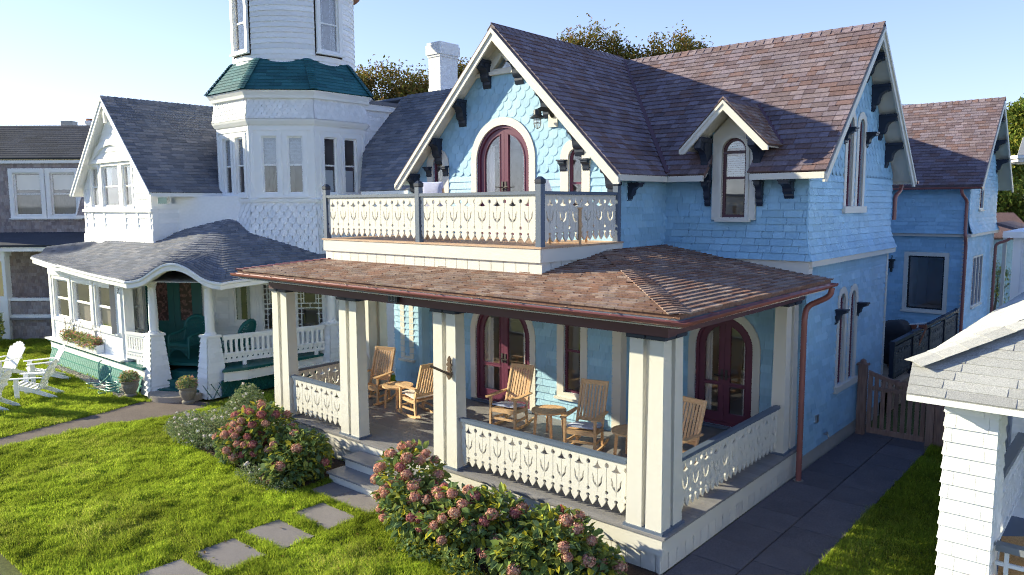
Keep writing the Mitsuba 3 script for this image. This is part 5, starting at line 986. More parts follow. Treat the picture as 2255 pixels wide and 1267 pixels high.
def adirondack(x, y, deg, label):
    setxf(x, y, 0.01, deg); k = thing('adirondack_chair', label, 'chair', 'white lawn chairs in a ring'); M = 'white_paint'
    for s in (-1, 1):
        f = Fr((s * .26, 0, 0), (0, 1, 0)); part(k, 'side_board', prism(f, Polygon([(-.38, .28), (-.36, .38), (-.25, .38), (.25, .22), (.62, .06), (.66, .0), (.52, .0), (.1, .16)]), -.012, .012), M)
        part(k, 'front_leg', bx(WORLD, s * .29 - .015, s * .29 + .015, -.36, -.24, 0, .56), M)
        part(k, 'armrest', prism(Fr((s * .33, 0, .565), (1, 0, 0), (0, 1, 0)), Polygon([(-.07, -.44), (.07, -.44), (.08, -.2), (.05, .3), (-.03, .34), (-.06, .1)]), 0, .022), M)
    for i in range(6): t = i / 5; yy, zz = -.36 + .55 * t, .385 - .14 * t; part(k, 'seat_slat', bar((-.27, yy, zz), (.27, yy, zz), .085, .02), M)
    hs = (.80, .90, .96, .985, .96, .90, .80)
    for i, h in enumerate(hs):
        a = (i - 3) * .076; b = (i - 3) * .096; A, B = np.array([a, .16, .24]), np.array([b, .16 + .42 * h, .24 + .78 * h]); d = (B - A) / np.linalg.norm(B - A); sd = np.array([1.0, 0, 0]); f = Fr(A, sd, d); L = np.linalg.norm(B - A)
        part(k, 'back_slat', prism(f, Polygon([(-.033, 0), (.033, 0), (.043, L - .04)] + [(.043 * math.cos(t), L - .04 + .035 * math.sin(t)) for t in np.linspace(0.3, np.pi - .3, 6)] + [(-.043, L - .04)]), -.009, .009), M)
    part(k, 'back_brace', MB().add(bar((-.24, .24, .32), (.24, .24, .32), .03, .06)).add(bar((-.32, .36, .56), (.32, .36, .56), .03, .06)).add(bar((-.3, .47, .78), (.3, .47, .78), .02, .05)), M); part(k, 'front_apron', bar((-.28, -.37, .33), (.28, -.37, .33), .02, .1), M); noxf()
adirondack(-17.47, -2.18, -38, 'white slatted lawn chair turned away with its back toward the stone urn'); adirondack(-17.0, -3.38, -42, 'white slatted lawn chair cut by the left edge, nearest the path'); adirondack(-19.4, -1.35, -10, 'white slatted lawn chair behind the nearest one, facing the street'); adirondack(-20.7, -2.0, 20, 'white slatted lawn chair farthest left with its rounded back seen from the front')
def wicker_chair(x, y, deg, label):
    setxf(x, y, FZ, deg); k = thing('wicker_chair', label, 'chair', 'green wicker chairs on the white porch'); M = 'wicker_green'
    th = np.linspace(0, np.pi, 19); Rb = .36
    back = lambda u, t: np.array([u, .24 + .20 * t + .03 * math.cos(u * 5), .42 + .68 * t])
    top = [(Rb * math.cos(a), .62 + .40 * math.sin(a)) for a in th]; rim = [back(-.33, 0.0)] + [back(u, t) for u, t in top[::-1]] + [back(.33, 0.0)]
    part(k, 'back_rim', tube(rim, .05, 8), M, smooth=60)
    wv = MB()
    for u in np.linspace(-.3, .3, 15):
        tm = .60 + .37 * math.sqrt(max(0, 1 - (u / Rb) ** 2)); wv.add(tube([back(u, 0), back(u, tm / 2), back(u, tm)], .011, 5))
    for t in np.linspace(.05, .95, 16):
        um = .33 if t < .62 else .36 * math.sqrt(max(0, 1 - ((t - .62) / .4) ** 2)); wv.add(tube([back(u, t) + np.array([0, .006 * math.sin(40 * u), 0]) for u in np.linspace(-um, um, 9)], .011, 5))
    part(k, 'back', wv, M)
    for s in (-1, 1):
        part(k, 'arm', tube([(s * .33, .32, .78), (s * .36, .1, .68), (s * .37, -.2, .65), (s * .36, -.30, .60), (s * .35, -.31, .02)], .035, 8), M, smooth=60); part(k, 'rear_leg', tube([(s * .3, .28, .45), (s * .3, .30, 0)], .03, 6), M)
        w2 = MB()
        for v in np.linspace(-.28, .26, 9): w2.add(tube([(s * .35, v, .66), (s * .34, v + .04, .4)], .010, 4)); w2.add(tube([(s * .35, v, .66), (s * .34, v - .04, .4)], .010, 4))
        part(k, 'side', w2, M)
    part(k, 'seat', prism(Fr((0, 0, .40), (1, 0, 0), (0, 1, 0)), Polygon([(-.33, -.33), (.33, -.33), (.33, .28), (-.33, .28)]), -.03, .03), M)
    sk_ = MB()
    for u in np.linspace(-.3, .3, 16): zb = .10 + .18 * (1 - (u / .3) ** 2); sk_.add(tube([(u, -.33, .38), (u, -.33, zb)], .010, 4))
    sk_.add(tube([(u, -.335, .10 + .18 * (1 - (u / .3) ** 2)) for u in np.linspace(-.3, .3, 13)], .018, 5)); sk_.add(bar((-.33, -.33, .38), (.33, -.33, .38), .03, .04)).add(bar((-.33, -.33, .27), (.33, -.33, .27), .02, .03)); part(k, 'skirt', sk_, M); noxf()
wicker_chair(-15.95, 1.25, 20, 'dark green wicker armchair facing out before the green double doors'); wicker_chair(-14.5, 1.95, -62, 'dark green wicker armchair turned sideways behind the white balustrade')
def white_rocker(u, w, deg, label):
    p = fL.P(u, .86, w); setxf(p[0], p[1], p[2], deg); k = thing('rocking_chair', label, 'rocking chair', 'white rockers on the grey house porch'); M = 'white_paint'
    for s in (-1, 1):
        part(k, 'rocker', tube([(s * .26, v, .02 + .2 * v * v) for v in np.linspace(-.4, .45, 9)], .02, 5), M); part(k, 'front_leg', bar((s * .27, -.24, .03), (s * .27, -.24, .62), .04, .04, (0, 1, 0)), M); part(k, 'back_post', bar((s * .25, .22, .03), (s * .25, .48, 1.15), .04, .04, (0, 1, 0)), M); part(k, 'armrest', bar((s * .28, -.32, .63), (s * .28, .32, .63), .08, .025), M)
    part(k, 'seat', bar((0, -.26, .41), (0, .24, .38), .52, .03), M); part(k, 'top_rail', bar((-.25, .47, 1.12), (.25, .47, 1.12), .03, .07), M)
    for i in range(6): xx = -.18 + i * .072; part(k, 'back_slat', bar((xx, .27, .42), (xx, .47, 1.1), .035, .015, (0, 1, 0)), M)
    noxf()
white_rocker(1.45, -1.0, 52, 'white slatted rocking chair on the grey house porch, facing out'); white_rocker(2.65, -.7, -35, 'white rocking chair with tall back nearest the turreted house, turned sideways'); white_rocker(-.45, -.8, 90, 'white rocking chair at the very left edge behind the porch column')
# ------------------------------------------------------------------ fittings and small things
k = thing('wall_lantern', 'black caged barn lantern on the scalloped front gable', 'lamp'); c = fF.P(1.13, 6.70, .30); V0 = (c[0], c[1], c[2])
part(k, 'backplate', bx(fF, 1.20, 1.42, 6.50, 6.82, .03, .05), 'cream'); part(k, 'arm', tube([fF.P(1.31, 6.70, .04), fF.P(1.28, 6.82, .12), fF.P(1.18, 6.84, .24), fF.P(1.13, 6.80, .30)], .045, 8), 'black_metal', smooth=50)
part(k, 'hood', lathe([(.03, .14), (.075, .12), (.08, .03), (.15, -.03), (.145, -.04), (.07, -.02)], V0, 20), 'black_metal', smooth=40)
part(k, 'globe', lathe([(.065, -.03), (.068, -.14), (.05, -.2), (.0, -.23)], V0, 14), 'glass', smooth=True); cg = MB()
for t in range(6): a = t * math.pi / 3; cg.add(tube([(c[0] + .075 * math.cos(a) * r, c[1] + .075 * math.sin(a) * r, c[2] + h) for r, h in ((1, -.03), (1, -.15), (.75, -.21), (.05, -.245))], .005, 4))
for h in (-.07, -.13): cg.add(tube([(c[0] + .076 * math.cos(a), c[1] + .076 * math.sin(a), c[2] + h) for a in np.linspace(0, 2 * np.pi, 17)], .005, 4))
part(k, 'cage', cg, 'bronze')
k = thing('wall_lantern', 'black lantern on the blue rear wall beside the dark window', 'lamp'); part(k, 'body', MB().box(fA1, -2.27, -2.17, 2.75, 3.0, .02, .22).box(fA1, -2.31, -2.13, 3.0, 3.06, .0, .26).box(fA1, -2.25, -2.19, 2.62, 2.75, .06, .16), 'black_metal'); part(k, 'arm', tube([fA1.P(-2.22, 3.05, .12), fA1.P(-2.22, 3.18, .08), fA1.P(-2.22, 3.15, 0)], .015, 5), 'black_metal')
k = thing('number_plaque', 'small navy number plaque hung under the porch gutter', 'sign'); fp = Fr((0, .0, 0), (1, 0, 0)); part(k, 'plate', bx(fp, -5.50, -5.27, 3.30, 3.44, .0, .05), 'navy')
part(k, 'border', prism(fp, box(-5.50, 3.30, -5.27, 3.44).difference(box(-5.492, 3.308, -5.278, 3.432)), .05, .054), 'slate_paint'); tx = meshkit.text_mesh('11', .09, .004); V = np.array(tx.vertices); V[:, 0] -= V[:, 0].mean(); part(k, 'number', (fp.P(-5.385 + V[:, 0], 3.325 + V[:, 1], .05 + V[:, 2]), np.array(tx.faces)), 'grey_paint')
k = thing('flag_holder', 'bronze leaf-shaped flag holder with empty pole socket on a porch column', 'bracket'); fh = Fr((-4.04, .025, 2.22), (1, 0, 0)); lf = [Polygon([(0, 0), (.05, .05), (.03, .1), (.07, .13), (.03, .17), (.04, .22), (0, .28), (-.04, .22), (-.03, .17), (-.07, .13), (-.03, .1), (-.05, .05)])]
part(k, 'leaf', prism(fh, lf[0], 0, .03), 'bronze'); part(k, 'leaf', prism(fh.at(0, -.06), Polygon([(0, -.06), (.045, 0), (.06, .08), (-.06, .08), (-.045, 0)]), 0, .04), 'bronze'); part(k, 'socket', tube([fh.P(0, -.02, .04), fh.P(-.10, .06, .16), fh.P(-.20, .13, .27)], .022, 8), 'bronze', smooth=50)
# rear gate
GT = thing('garden_gate', 'weathered wooden picket gate with curved top rail across the side walkway', 'gate'); fg = Fr((0, 8.4, 0), (1, 0, 0))
part(GT, 'post', MB().box(fg, .03, .19, 0, 1.52, -.08, .08), 'gate_wood'); part(GT, 'post_cap', MB().box(fg, .0, .22, 1.52, 1.56, -.11, .11).add(lathe([(.07, 0), (.06, .07), (.0, .10)], fg.P(.11, 1.56, 0), 6)), 'gate_wood'); part(GT, 'post', MB().box(fg, 1.38, 1.52, 0, 1.4, -.07, .07), 'gate_wood')
part(GT, 'stile', bx(fg, .23, .31, .08, 1.40, -.03, .03), 'gate_wood'); part(GT, 'stile', bx(fg, 1.27, 1.35, .08, 1.30, -.03, .03), 'gate_wood'); tc = [(u, 1.42 - .17 * math.sin(math.pi * min((u - .23) / 1.7, 1)) ) for u in np.linspace(.23, 1.35, 12)]
part(GT, 'top_rail', prism(fg, Polygon([(u, v) for u, v in tc] + [(u, v - .09) for u, v in tc[::-1]]), -.035, .035), 'gate_wood'); part(GT, 'rail', bx(fg, .31, 1.27, 1.0, 1.08, -.03, .03), 'gate_wood'); part(GT, 'rail', bx(fg, .23, 1.35, .06, .17, -.032, .032), 'gate_wood')
for i in range(7): u = .355 + i * .133; part(GT, 'slat', bx(fg, u, u + .082, .17, 1.29, -.012, .012), 'gate_wood')
part(GT, 'fence_panel', bx(fg, 1.53, 2.6, 0, 1.35, -.02, .02), 'gate_wood')
struct('deck', MB().box(WORLD, -4, .2, 10.45, 19.6, .5, .62), 'deck_wood', label='raised rear deck between the two blue wings')
DF = thing('deck_fence', 'dark navy fence of pierced panels along the rear deck', 'fence'); fd = Fr((.12, 0, 0), (0, 1, 0))
for i in range(4):
    y0 = 10.65 + i * 1.82; part(DF, 'post', bx(fd, y0 - .05, y0 + .05, .55, 1.72, -.05, .05), 'navy'); bp = board(.30, .8)
    for j in range(6): part(DF, 'board', prism(fd.at(y0 + .05 + (j + .5) * .286, .75), bp, -.015, .015), 'dark_paint')
part(DF, 'post', bx(fd, 17.88, 17.98, .55, 1.72, -.05, .05), 'navy'); part(DF, 'handrail', bx(fd, 10.6, 18.0, 1.62, 1.70, -.06, .06), 'navy'); part(DF, 'skirt', bx(fd, 10.5, 19.5, .0, .6, -.03, .0), 'deck_wood')
gv = trimesh.creation.icosphere(3, 1.0); v = np.array(gv.vertices); v = np.sign(v) * np.abs(v) ** .6 * [.38, .62, .58]; v += .02 * np.sin(v[:, [1, 2, 0]] * 13); single('covered_grill', (v + [-.45, 13.2, 1.28], np.array(gv.faces)), 'cover_cloth', 'grill under a black fabric cover on the rear deck', 'grill', smooth=60)
k = thing('folding_chair', 'folded red-brown wooden chair with white straps leaning by the grill', 'chair')
for s in (0, .5): part(k, 'side_frame', bar((-.55 + s, 13.0, .62), (-.25 + s, 13.4, 1.72), .03, .09, (0, 1, 0)), 'red_wood')
part(k, 'top_rail', bar((-.26, 13.4, 1.66), (.26, 13.4, 1.74), .03, .12), 'red_wood'); part(k, 'cross_rail', bar((-.4, 13.2, 1.15), (.12, 13.2, 1.15), .03, .09), 'red_wood'); part(k, 'strap', MB().add(bar((-.2, 13.33, 1.75), (.25, 13.38, 1.84), .05, .02)).add(bar((-.02, 13.3, 1.2), (.05, 13.4, 1.82), .04, .02)), 'white_paint')
# urns, planter box, hose
def urn(x, y, label, plabel, seed):
    single('stone_urn', lathe([(.10, 0), (.15, .0), (.16, .05), (.12, .09), (.17, .18), (.215, .30), (.20, .36), (.235, .40), (.235, .43), (.20, .43), (.19, .38)], (x, y, .01), 24), 'urn_stone', label, 'planter', 'stone urns flanking the green porch stairs', smooth=50)
    g = np.random.default_rng(seed); P, D = blob(700, (x, y, .50), (.24, .24, .17), g); P = P[P[:, 2] > .42]; D = np.random.default_rng(seed + 1).normal(size=P.shape) + [0, 0, .5]
    k = thing('flowering_plant', plabel, 'plant', 'flowers in the stone urns'); part(k, 'foliage', leafcloud(P, D, .065, .5, seed=seed, rich=False), 'rose_leaf'); Q, D = blob(260, (x, y, .52), (.26, .26, .19), g); D = D[Q[:, 2] > .46]; Q = Q[Q[:, 2] > .46]; part(k, 'blossoms', leafcloud(Q, D, .045, .8, seed=seed + 2, rich=False), 'pink_petal', kind='stuff')
urn(-15.55, -.52, 'stone urn left of the green porch stairs', 'pink and green flowers in the left stone urn', 11); urn(-13.72, .15, 'stone urn right of the green porch stairs', 'yellow-green trailing plant in the right stone urn', 21)
k = thing('planter_box', 'white window box on the porch ledge above the green lattice', 'planter'); part(k, 'box', MB().box(fE, -20.85, -18.15, FZ + .055, FZ + .30, .04, .07).box(fE, -20.85, -18.15, FZ + .055, FZ + .28, .22, .25).box(fE, -20.85, -20.82, FZ + .055, FZ + .28, .07, .22).box(fE, -18.18, -18.15, FZ + .055, FZ + .28, .07, .22).box(fE, -20.82, -18.18, FZ + .06, FZ + .22, .07, .22), 'white_paint')
g = np.random.default_rng(31); P = np.c_[g.uniform(-20.8, -18.2, 2600), g.uniform(-.42, -.12, 2600), g.uniform(FZ + .22, FZ + .52, 2600) ]; P[:, 2] -= .12 * g.random(2600); D = g.normal(size=P.shape) + [0, -.3, .5]; k = thing('flowering_plant', 'pink and yellow flowers spilling from the white window box', 'plant'); part(k, 'foliage', leafcloud(P[:1500], D[:1500], .07, .5, seed=5, rich=False), 'rose_leaf'); part(k, 'blossoms', leafcloud(P[1500:], D[1500:], .06, .8, seed=6, rich=False), 'pink_petal', kind='stuff')
st_ = MB()
for i in range(14): x = g.uniform(-20.9, -17.9); st_.add(tube([(x, -.25, FZ + .3), (x + g.normal() * .05, -.26, FZ + .6), (x + g.normal() * .18, -.24, FZ + .85)], .006, 4))
part(k, 'stems', st_, 'stem')
t = np.linspace(0, 1, 160); hp = np.stack([-17.9 + 1.7 * t + .42 * np.sin(9 * t * 2 + 1) * (1 - .4 * t), -.75 + .14 * np.cos(19 * t) + .14 * np.sin(7 * t), .03 + .02 * np.sin(31 * t) ** 2], 1)
hp2 = smoothpath([(-17.95, -.30, .62), (-17.95, -.38, .60), (-17.9, -.42, .2), (-17.6, -.5, .04), (-17.2, -.42, .30), (-16.9, -.5, .45), (-16.5, -.55, .1), (-16.3, -.6, .03)], 10); co = np.array([[-16.35 + .26 * math.cos(a), -.66 + .12 * math.sin(a), .03 + .012 * a] for a in np.linspace(0, 8 * np.pi, 90)])
single('garden_hose', MB().add(tube(hp, .018, 6)).add(tube(hp2, .018, 6)).add(tube(co, .018, 6)), 'hose_rubber', 'coiled teal garden hose along the lattice skirt', 'hose', smooth=60)
single('woven_mat', prism(Fr((4.1, .62, .62), (1, 0, 0), (0, .25, .97)), Polygon([(-.4, 0), (.5, 0), (.5, .78)] + [(.5 - .9 * i / 12, .78 + .08 * math.sin(math.pi * i / 12)) for i in range(13)]), -.015, .015), 'rattan_mat', 'tan woven rattan seat back behind the cottage railing', 'mat')
single('utility_wire', MB().add(tube([(-40 + 60 * q, 31.5 + 54 * q, 14.6 - 3.2 * math.sin(math.pi * q) * .6) for q in np.linspace(0, 1, 30)], .018, 4)), 'black_metal', 'thin utility wire crossing the sky at the right', 'wire')

# ------------------------------------------------------------------ plants
def flowerhead(c, r, g, n=150):
    d = g.normal(size=(n, 3)); d /= np.linalg.norm(d, axis=1, keepdims=True); P = np.array(c) + d * r * (.80 + .28 * g.random((n, 1))) * [1, 1, .85]
    t = np.cross(d, g.normal(size=(n, 3))); t /= np.linalg.norm(t, axis=1, keepdims=True); s = np.cross(d, t); q = r * (.20 if n > 60 else .32)
    V = np.stack([P - t * q, P - s * q * .9 + d * q * .3, P + t * q, P + s * q * .9 + d * q * .3], 1).reshape(-1, 3); i = np.arange(n) * 4; uv = np.repeat(g.random((n, 2)), 4, 0)
    core = trimesh.creation.icosphere(1, r * .72); cv = np.array(core.vertices) * [1, 1, .85] + c
    return np.vstack([V, cv]), np.vstack([np.stack([i, i + 1, i + 2], 1), np.stack([i, i + 2, i + 3], 1), np.array(core.faces) + len(V)]), np.vstack([uv, np.full((len(cv), 2), .3)])
def hydrangea(label, blobs, nleaf, heads, seed, leaf=.125, deep=.3, view=(.45, -.9, .45)):
    g = np.random.default_rng(seed); k = thing('hydrangea', label, 'shrub', None); P, D = [], []
    tot = sum(b[1][0] * b[1][1] for b in blobs); hs = []
    for c, r in blobs:
        p, d = blob(int(nleaf * r[0] * r[1] / tot), c, r, g, .5); ok = p[:, 2] > .06; P.append(p[ok]); D.append(d[ok] * .8 + g.normal(size=p.shape)[ok] * .55 + [0, 0, -.05])
    P, D = np.vstack(P), np.vstack(D); part(k, 'foliage', leafcloud(P, D, leaf, .72, .14, .28, seed), 'hydrangea_leaf')
    sm = MB()
    for c, r in blobs:
        for _ in range(16):
            a = g.random() * 2 * np.pi; e = np.array([c[0] + r[0] * .75 * math.cos(a), c[1] + r[1] * .75 * math.sin(a), c[2] + r[2] * (.5 * g.random() + .1)]); b0 = np.array([c[0] + .12 * math.cos(a), c[1] + .12 * math.sin(a), 0]); sm.add(tube([b0, (b0 + e) / 2 + [0, 0, .12], e], (.009, .007, .004), 4))
    part(k, 'stems', sm, 'stem'); vw = np.array(view) / np.linalg.norm(view)
    n = 0
    while n < heads:
        c, r = blobs[g.choice(len(blobs), p=[b[1][0] * b[1][1] / tot for b in blobs])]; d = g.normal(size=3); d /= np.linalg.norm(d)
        if d @ vw < -.1 or d[2] < -.45: continue
        p = np.array(c) + d * np.array(r) * 1.0
        if p[2] < .15 or any(np.linalg.norm(p - q) < .13 for q in hs): continue
        hs.append(p); part(k, 'flower_head', flowerhead(p, g.uniform(.07, .098), g), 'hydrangea_flower_deep' if g.random() < deep else 'hydrangea_flower'); n += 1
    return k
hydrangea('large hydrangea with rusty pink heads left of the porch steps', [((-8.15, -1.05, .62), (.75, .55, .55)), ((-8.55, -1.3, .40), (.5, .45, .38))], 2000, 42, 41, deep=.4)
hydrangea('leafy green hydrangea with few heads hugging the left side of the porch steps', [((-7.05, -.98, .40), (.62, .5, .45)), ((-6.95, -1.35, .22), (.5, .35, .24))], 1900, 9, 42, deep=.3)
hydrangea('tall sparse hydrangea with tan-pink heads right of the porch steps', [((-3.95, -.95, .62), (.62, .5, .58)), ((-3.55, -1.25, .42), (.6, .45, .42))], 1600, 40, 43, deep=.15)
hydrangea('middle hydrangea thick with pink heads below the front railing', [((-2.65, -1.15, .42), (.75, .5, .46)), ((-2.15, -.95, .50), (.5, .4, .42))], 1700, 34, 44, deep=.4)
hydrangea('yellowing hydrangea by the front corner of the porch', [((-1.15, -.85, .40), (.72, .52, .46)), ((-1.5, -1.2, .25), (.5, .4, .30)), ((-.6, -.75, .25), (.4, .4, .3))], 2300, 16, 45, deep=.1)
def rosebush(label, blobs, n, seed, size=.045, petals=70):
    g = np.random.default_rng(seed); k = thing('rose_bush', label, 'shrub', None); P, D = [], []; tot = sum(b[1][0] * b[1][1] for b in blobs)
    for c, r in blobs: p, d = blob(int(n * r[0] * r[1] / tot), c, r, g, .7); ok = p[:, 2] > .02; P.append(p[ok]); D.append(d[ok] + g.normal(size=p.shape)[ok] * .8)
    P, D = np.vstack(P), np.vstack(D); part(k, 'foliage', leafcloud(P, D, size, .55, seed=seed, rich=False), 'rose_leaf'); fl = MB(); idx = g.choice(len(P), petals, replace=False)
    for i in idx: V, F, uv = flowerhead(P[i] + np.array([0, 0, .03]), g.uniform(.02, .048), g, 12); fl.add((V, F))
    part(k, 'blossoms', fl, 'white_petal', kind='stuff'); sm = MB()
    for c, r in blobs:
        for _ in range(10): a = g.random() * 6.28; sm.add(tube([(c[0], c[1], 0), (c[0] + r[0] * .4 * math.cos(a), c[1] + r[1] * .4 * math.sin(a), c[2]), (c[0] + r[0] * .8 * math.cos(a), c[1] + r[1] * .8 * math.sin(a), c[2] + r[2] * .6)], (.008, .006, .003), 4))
    part(k, 'stems', sm, 'stem')
rosebush('sprawling low white rose bush at the left end of the flower bed', [((-10.4, -1.25, .3), (1.0, .5, .34)), ((-9.6, -1.1, .42), (.8, .5, .45)), ((-11.2, -1.2, .18), (.5, .35, .22))], 9000, 51, petals=200)
rosebush('upright white rose bush against the leftmost porch column', [((-9.45, -.6, .75), (.42, .35, .55)), ((-9.9, -.55, .55), (.4, .3, .45))], 5200, 52, .055, 60)
rosebush('low mixed ground plants edging the lawn under the leafy hydrangea', [((-7.4, -1.65, .12), (.6, .25, .16)), ((-6.75, -1.62, .10), (.45, .2, .14))], 1500, 53, .045, 10)
g = np.random.default_rng(61); P = []; 
for c, r in (((-2.1, -1.72, .12), (.35, .2, .2)), ((-2.95, -1.72, .10), (.5, .2, .12))): P.append(blob(260, c, r, g, .6)[0])
P = np.vstack(P); P = P[P[:, 2] > .02]; k = thing('bedding_plant', 'broad-leaved low plants at the lawn edge below the front hydrangeas', 'plant'); part(k, 'foliage', leafcloud(P, g.normal(size=P.shape) + [0, -.2, .4], .085, .5, seed=61), 'hydrangea_leaf')
g = np.random.default_rng(62); P, D = blob(1500, (-26.9, -.9, .75), (.75, .6, .8), g); P, D = P[P[:, 2] > .02], D[P[:, 2] > .02]; k = thing('shrub', 'dark red-flowered shrub at the left edge below the grey porch', 'shrub'); part(k, 'foliage', leafcloud(P, D + g.normal(size=P.shape), .12, .55, seed=62, rich=False), 'hydrangea_leaf'); fl = MB()
for i in range(14): V, F, uv = flowerhead(P[g.integers(len(P))], .07, g, 16); fl.add((V, F))
part(k, 'blossoms', fl, 'hydrangea_flower_deep', kind='stuff')
g = np.random.default_rng(91); n = 130; P = np.c_[g.uniform(-12.5, -1.0, n), g.uniform(-5.4, -1.8, n), np.full(n, .045)]; D = g.normal(size=(n, 3)) * [1, 1, .15]
k = numbered('fallen_leaves'); V, F, uv = leafcloud(P, D, .055, .6, .25, .3, 91); put(k, (V, F), 'tree_leaf', uv=uv); labels[k] = {'label': 'small dry brown leaves scattered over the front lawn', 'category': 'leaves', 'kind': 'stuff'}
# trees
def tree(x, y, h, clumps, n, leaf, seed, label, m='tree_leaf', trunk=.22, group=None):
    g = np.random.default_rng(seed); k = thing('tree', label, 'tree', group); tb = MB(); top = np.array([x + g.normal() * .3, y, h * .72]); tb.add(tube([(x, y, 0), (x + .1, y, h * .35), top], (trunk, trunk * .75, trunk * .3), 8))
    P = []
    for c, r in clumps:
        c = np.array(c, float); s = np.array([x + .1, y, h * (.35 + .25 * g.random())]); mid = (s + c) / 2 + g.normal(size=3) * .3; tb.add(tube([s, mid, c], (trunk * .4, trunk * .25, trunk * .08), 6))
        for _ in range(7):
            d = g.normal(size=3); d /= np.linalg.norm(d); e = c + d * r * .8; tb.add(tube([c * .6 + mid * .4, (c + e) / 2 + g.normal(size=3) * .1, e], (trunk * .12, trunk * .07, trunk * .02), 4))
            q = g.normal(size=(int(n * r * r / 9), 3)) * r * .25; P.append(e + q); q2 = c + (e - c) * g.random((int(n * r * r / 24), 1)) + g.normal(size=(int(n * r * r / 24), 3)) * .22 * r; P.append(q2)
    P = np.vstack(P); part(k, 'trunk', tb, 'bark'); part(k, 'crown', leafcloud(P, g.normal(size=P.shape) + [0, 0, -.3], leaf, .6, seed=seed, rich=False), m)
gr = 'autumn trees behind the houses'
tree(-30.6, 21.6, 13.5, [((-30.6, 21.6, 11.9), 1.6), ((-31.6, 20.8, 11.3), 1.5), ((-29.6, 22.4, 11.2), 1.6), ((-32.6, 20.2, 12.2), 1.1), ((-29.0, 23.2, 10.6), 1.3), ((-30.6, 21.6, 10.2), 1.6), ((-32.0, 20.6, 9.8), 1.4), ((-28.6, 23.6, 11.6), 1.0)], 950, .2, 71, 'brown-green autumn tree between the turret and the white chimney')
tree(-22.0, 29.5, 15, [((-22.9, 28.8, 14.2), 1.15), ((-21.6, 29.9, 14.6), 1.2), ((-20.7, 30.5, 13.6), 1.2), ((-23.4, 28.4, 13.2), 1.1), ((-22, 29.4, 13.0), 1.5)], 620, .19, 72, 'sparse autumn treetop just right of the blue front gable')
tree(-18.5, 32.4, 14.6, [((-19.4, 31.8, 13.9), 1.2), ((-18.0, 32.9, 13.9), 1.3), ((-16.8, 33.9, 13.5), 1.1), ((-20.2, 31.1, 13.2), 1.1), ((-18.6, 32.4, 12.8), 1.6)], 850, .19, 73, 'fuller autumn treetop above the valley of the two blue roofs')
tree(-27.6, 24.6, 13.5, [((-27.6, 24.6, 13.0), 1.0), ((-27.2, 25.2, 12.2), 1.2), ((-28.2, 24.0, 12.2), 1.1)], 800, .19, 74, 'small clump of autumn leaves just right of the white chimney')
tree(-1.2, 46.5, 10.5, [((-1.9, 46.0, 9.7), 1.3), ((-.6, 47.0, 9.9), 1.5), ((-1.2, 46.5, 8.3), 1.8), ((-2.0, 45.9, 7.4), 1.6), ((.3, 47.6, 8.6), 1.6), ((-.2, 47.2, 6.8), 1.8), ((1.2, 48, 9.5), 1.4)], 1500, .24, 75, 'yellow-green tree at the right edge beyond the rear gable', 'green_tree_leaf')
tree(-1.4, 38.5, 6.0, [((-1.9, 38.2, 5.2), 1.3), ((-.9, 38.9, 5.0), 1.4), ((-1.6, 38.4, 3.9), 1.5), ((-.4, 39.2, 3.6), 1.5), ((-2.4, 37.8, 3.4), 1.3)], 1500, .2, 76, 'dark green tree below the yellow-green one at the right edge', 'green_tree_leaf', .15)
tree(-.25, 27.2, 2.8, [((-.25, 27.2, 2.2), .5), ((-.1, 27.3, 1.5), .55)], 900, .1, 77, 'small dark evergreen by the pale scalloped outbuilding', 'hydrangea_leaf', .06)

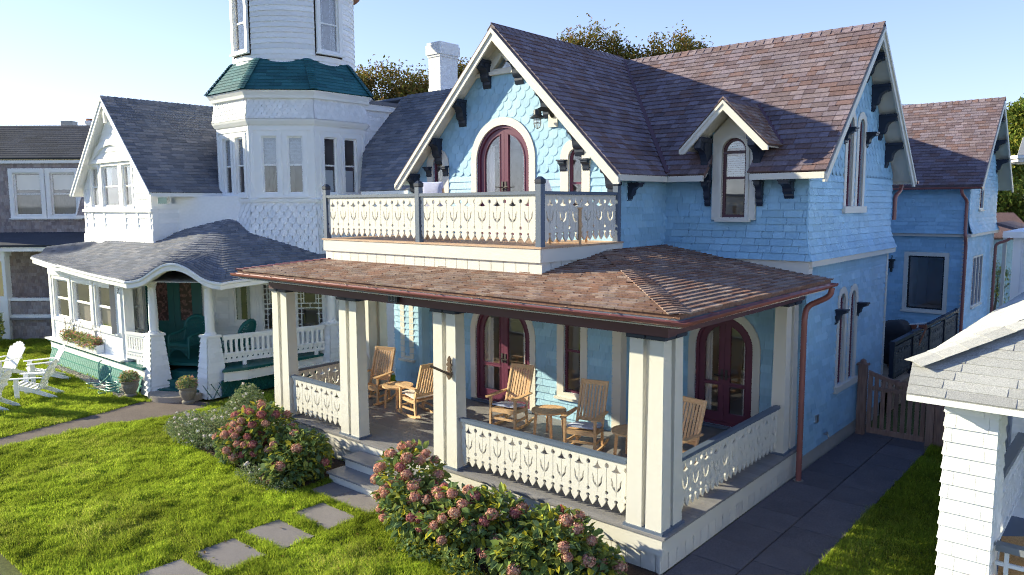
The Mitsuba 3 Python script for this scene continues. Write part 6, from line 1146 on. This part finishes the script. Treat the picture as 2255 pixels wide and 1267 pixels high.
# ------------------------------------------------------------------ grass
def grass(name, label, region, holes, dens, hgt, wid, seed, clump=.5):
    g = np.random.default_rng(seed); x0, y0, x1, y1 = region.bounds; n = int((x1 - x0) * (y1 - y0) * dens); x, y = g.uniform(x0, x1, n), g.uniform(y0, y1, n)
    import shapely
    ok = shapely.contains_xy(region.difference(unary_union(holes)) if holes else region, x, y); x, y = x[ok], y[ok]; q = np.c_[x, y, 0 * x]; f = meshkit.fbm(q * 1.1, 3, seed); f2 = meshkit.fbm(q * 5.0, 2, seed + 5)
    h = hgt * (.25 + 1.25 * f2) * (.6 + .8 * g.random(len(x))) * (.7 + .6 * f); a = g.random(len(x)) * 2 * np.pi; ln = h * (.25 + .7 * g.random(len(x))); w = wid * (.7 + .6 * g.random(len(x)))
    B = np.c_[x, y, np.full(len(x), .0)]; s = np.c_[-np.sin(a), np.cos(a), 0 * a] * w[:, None] / 2; t = B + np.c_[np.cos(a) * ln, np.sin(a) * ln, h]; mi_ = B + np.c_[np.cos(a) * ln * .3, np.sin(a) * ln * .3, h * .62]
    V = np.stack([B - s, B + s, mi_ + s * .8, mi_ - s * .8, t], 1).reshape(-1, 3); i = np.arange(len(x))[:, None] * 5; F = np.vstack([i + [0, 1, 2], i + [0, 2, 3], i + [3, 2, 4]])
    r = np.clip(.55 * g.random(len(x)) + .75 * f - .2, 0, .999)
    put(name, (V, F), 'grass_blade', uv=np.repeat(np.c_[r, g.random(len(x))], 5, 0)); labels[name] = {'label': label, 'category': 'grass', 'kind': 'stuff'}
stones = [box(-5.63, -2.08, -4.66, -1.47), box(-5.58, -2.93, -4.60, -2.33), box(-5.49, -3.80, -4.60, -3.14), box(-5.43, -4.66, -4.62, -3.98), box(-6.28, -1.32, -4.6, 0)]; stones = [s.buffer(-.03) for s in stones]
beds = [Polygon([(-12.4, -.25), (-6.5, 0.05), (-6.5, -.9), (-6.45, -1.45), (-7.4, -1.56), (-9.8, -1.5), (-11.7, -1.25)]), Polygon([(-4.35, 0.05), (0, 0.05), (0, -.9), (-.5, -1.15), (-1.6, -1.55), (-3.8, -1.45), (-4.3, -1.05)])]
pathp = Polygon([(-14.75, -.6), (-14.45, -1.5), (-14.0, -3.9), (-13.65, -6), (-12.95, -6), (-13.27, -4.0), (-13.3, -2.0), (-12.75, -.6), (-13.0, .6), (-14.0, .3)])
grass('lawn', 'bright green front lawn between the hydrangeas and the worn path', box(-13.4, -5.6, -.05, 0.4), stones + beds + [pathp], 5200, .080, .0080, 81)
grass('lawn_001', 'sunlit side lawn under the white lawn chairs by the lattice skirt', box(-29, -5.5, -13.6, 1.5), [pathp, PB, box(-22.4, -.3, -13, 9), Polygon([(-28.6, .3), (-24.9, 3.3), (-24.6, 2.9), (-28.3, -.1)])], 2800, .080, .0100, 82)
grass('lawn_002', 'shaded strip of grass between the side walkway and the white cottage', box(1.5, -2.2, 3.25, 8.3), [], 4200, .080, .0085, 83)
grass('lawn_003', 'thin strip of grass beyond the lattice-skirted porch', box(-13.2, .2, -9.7, 6), [], 1500, .07, .011, 84)
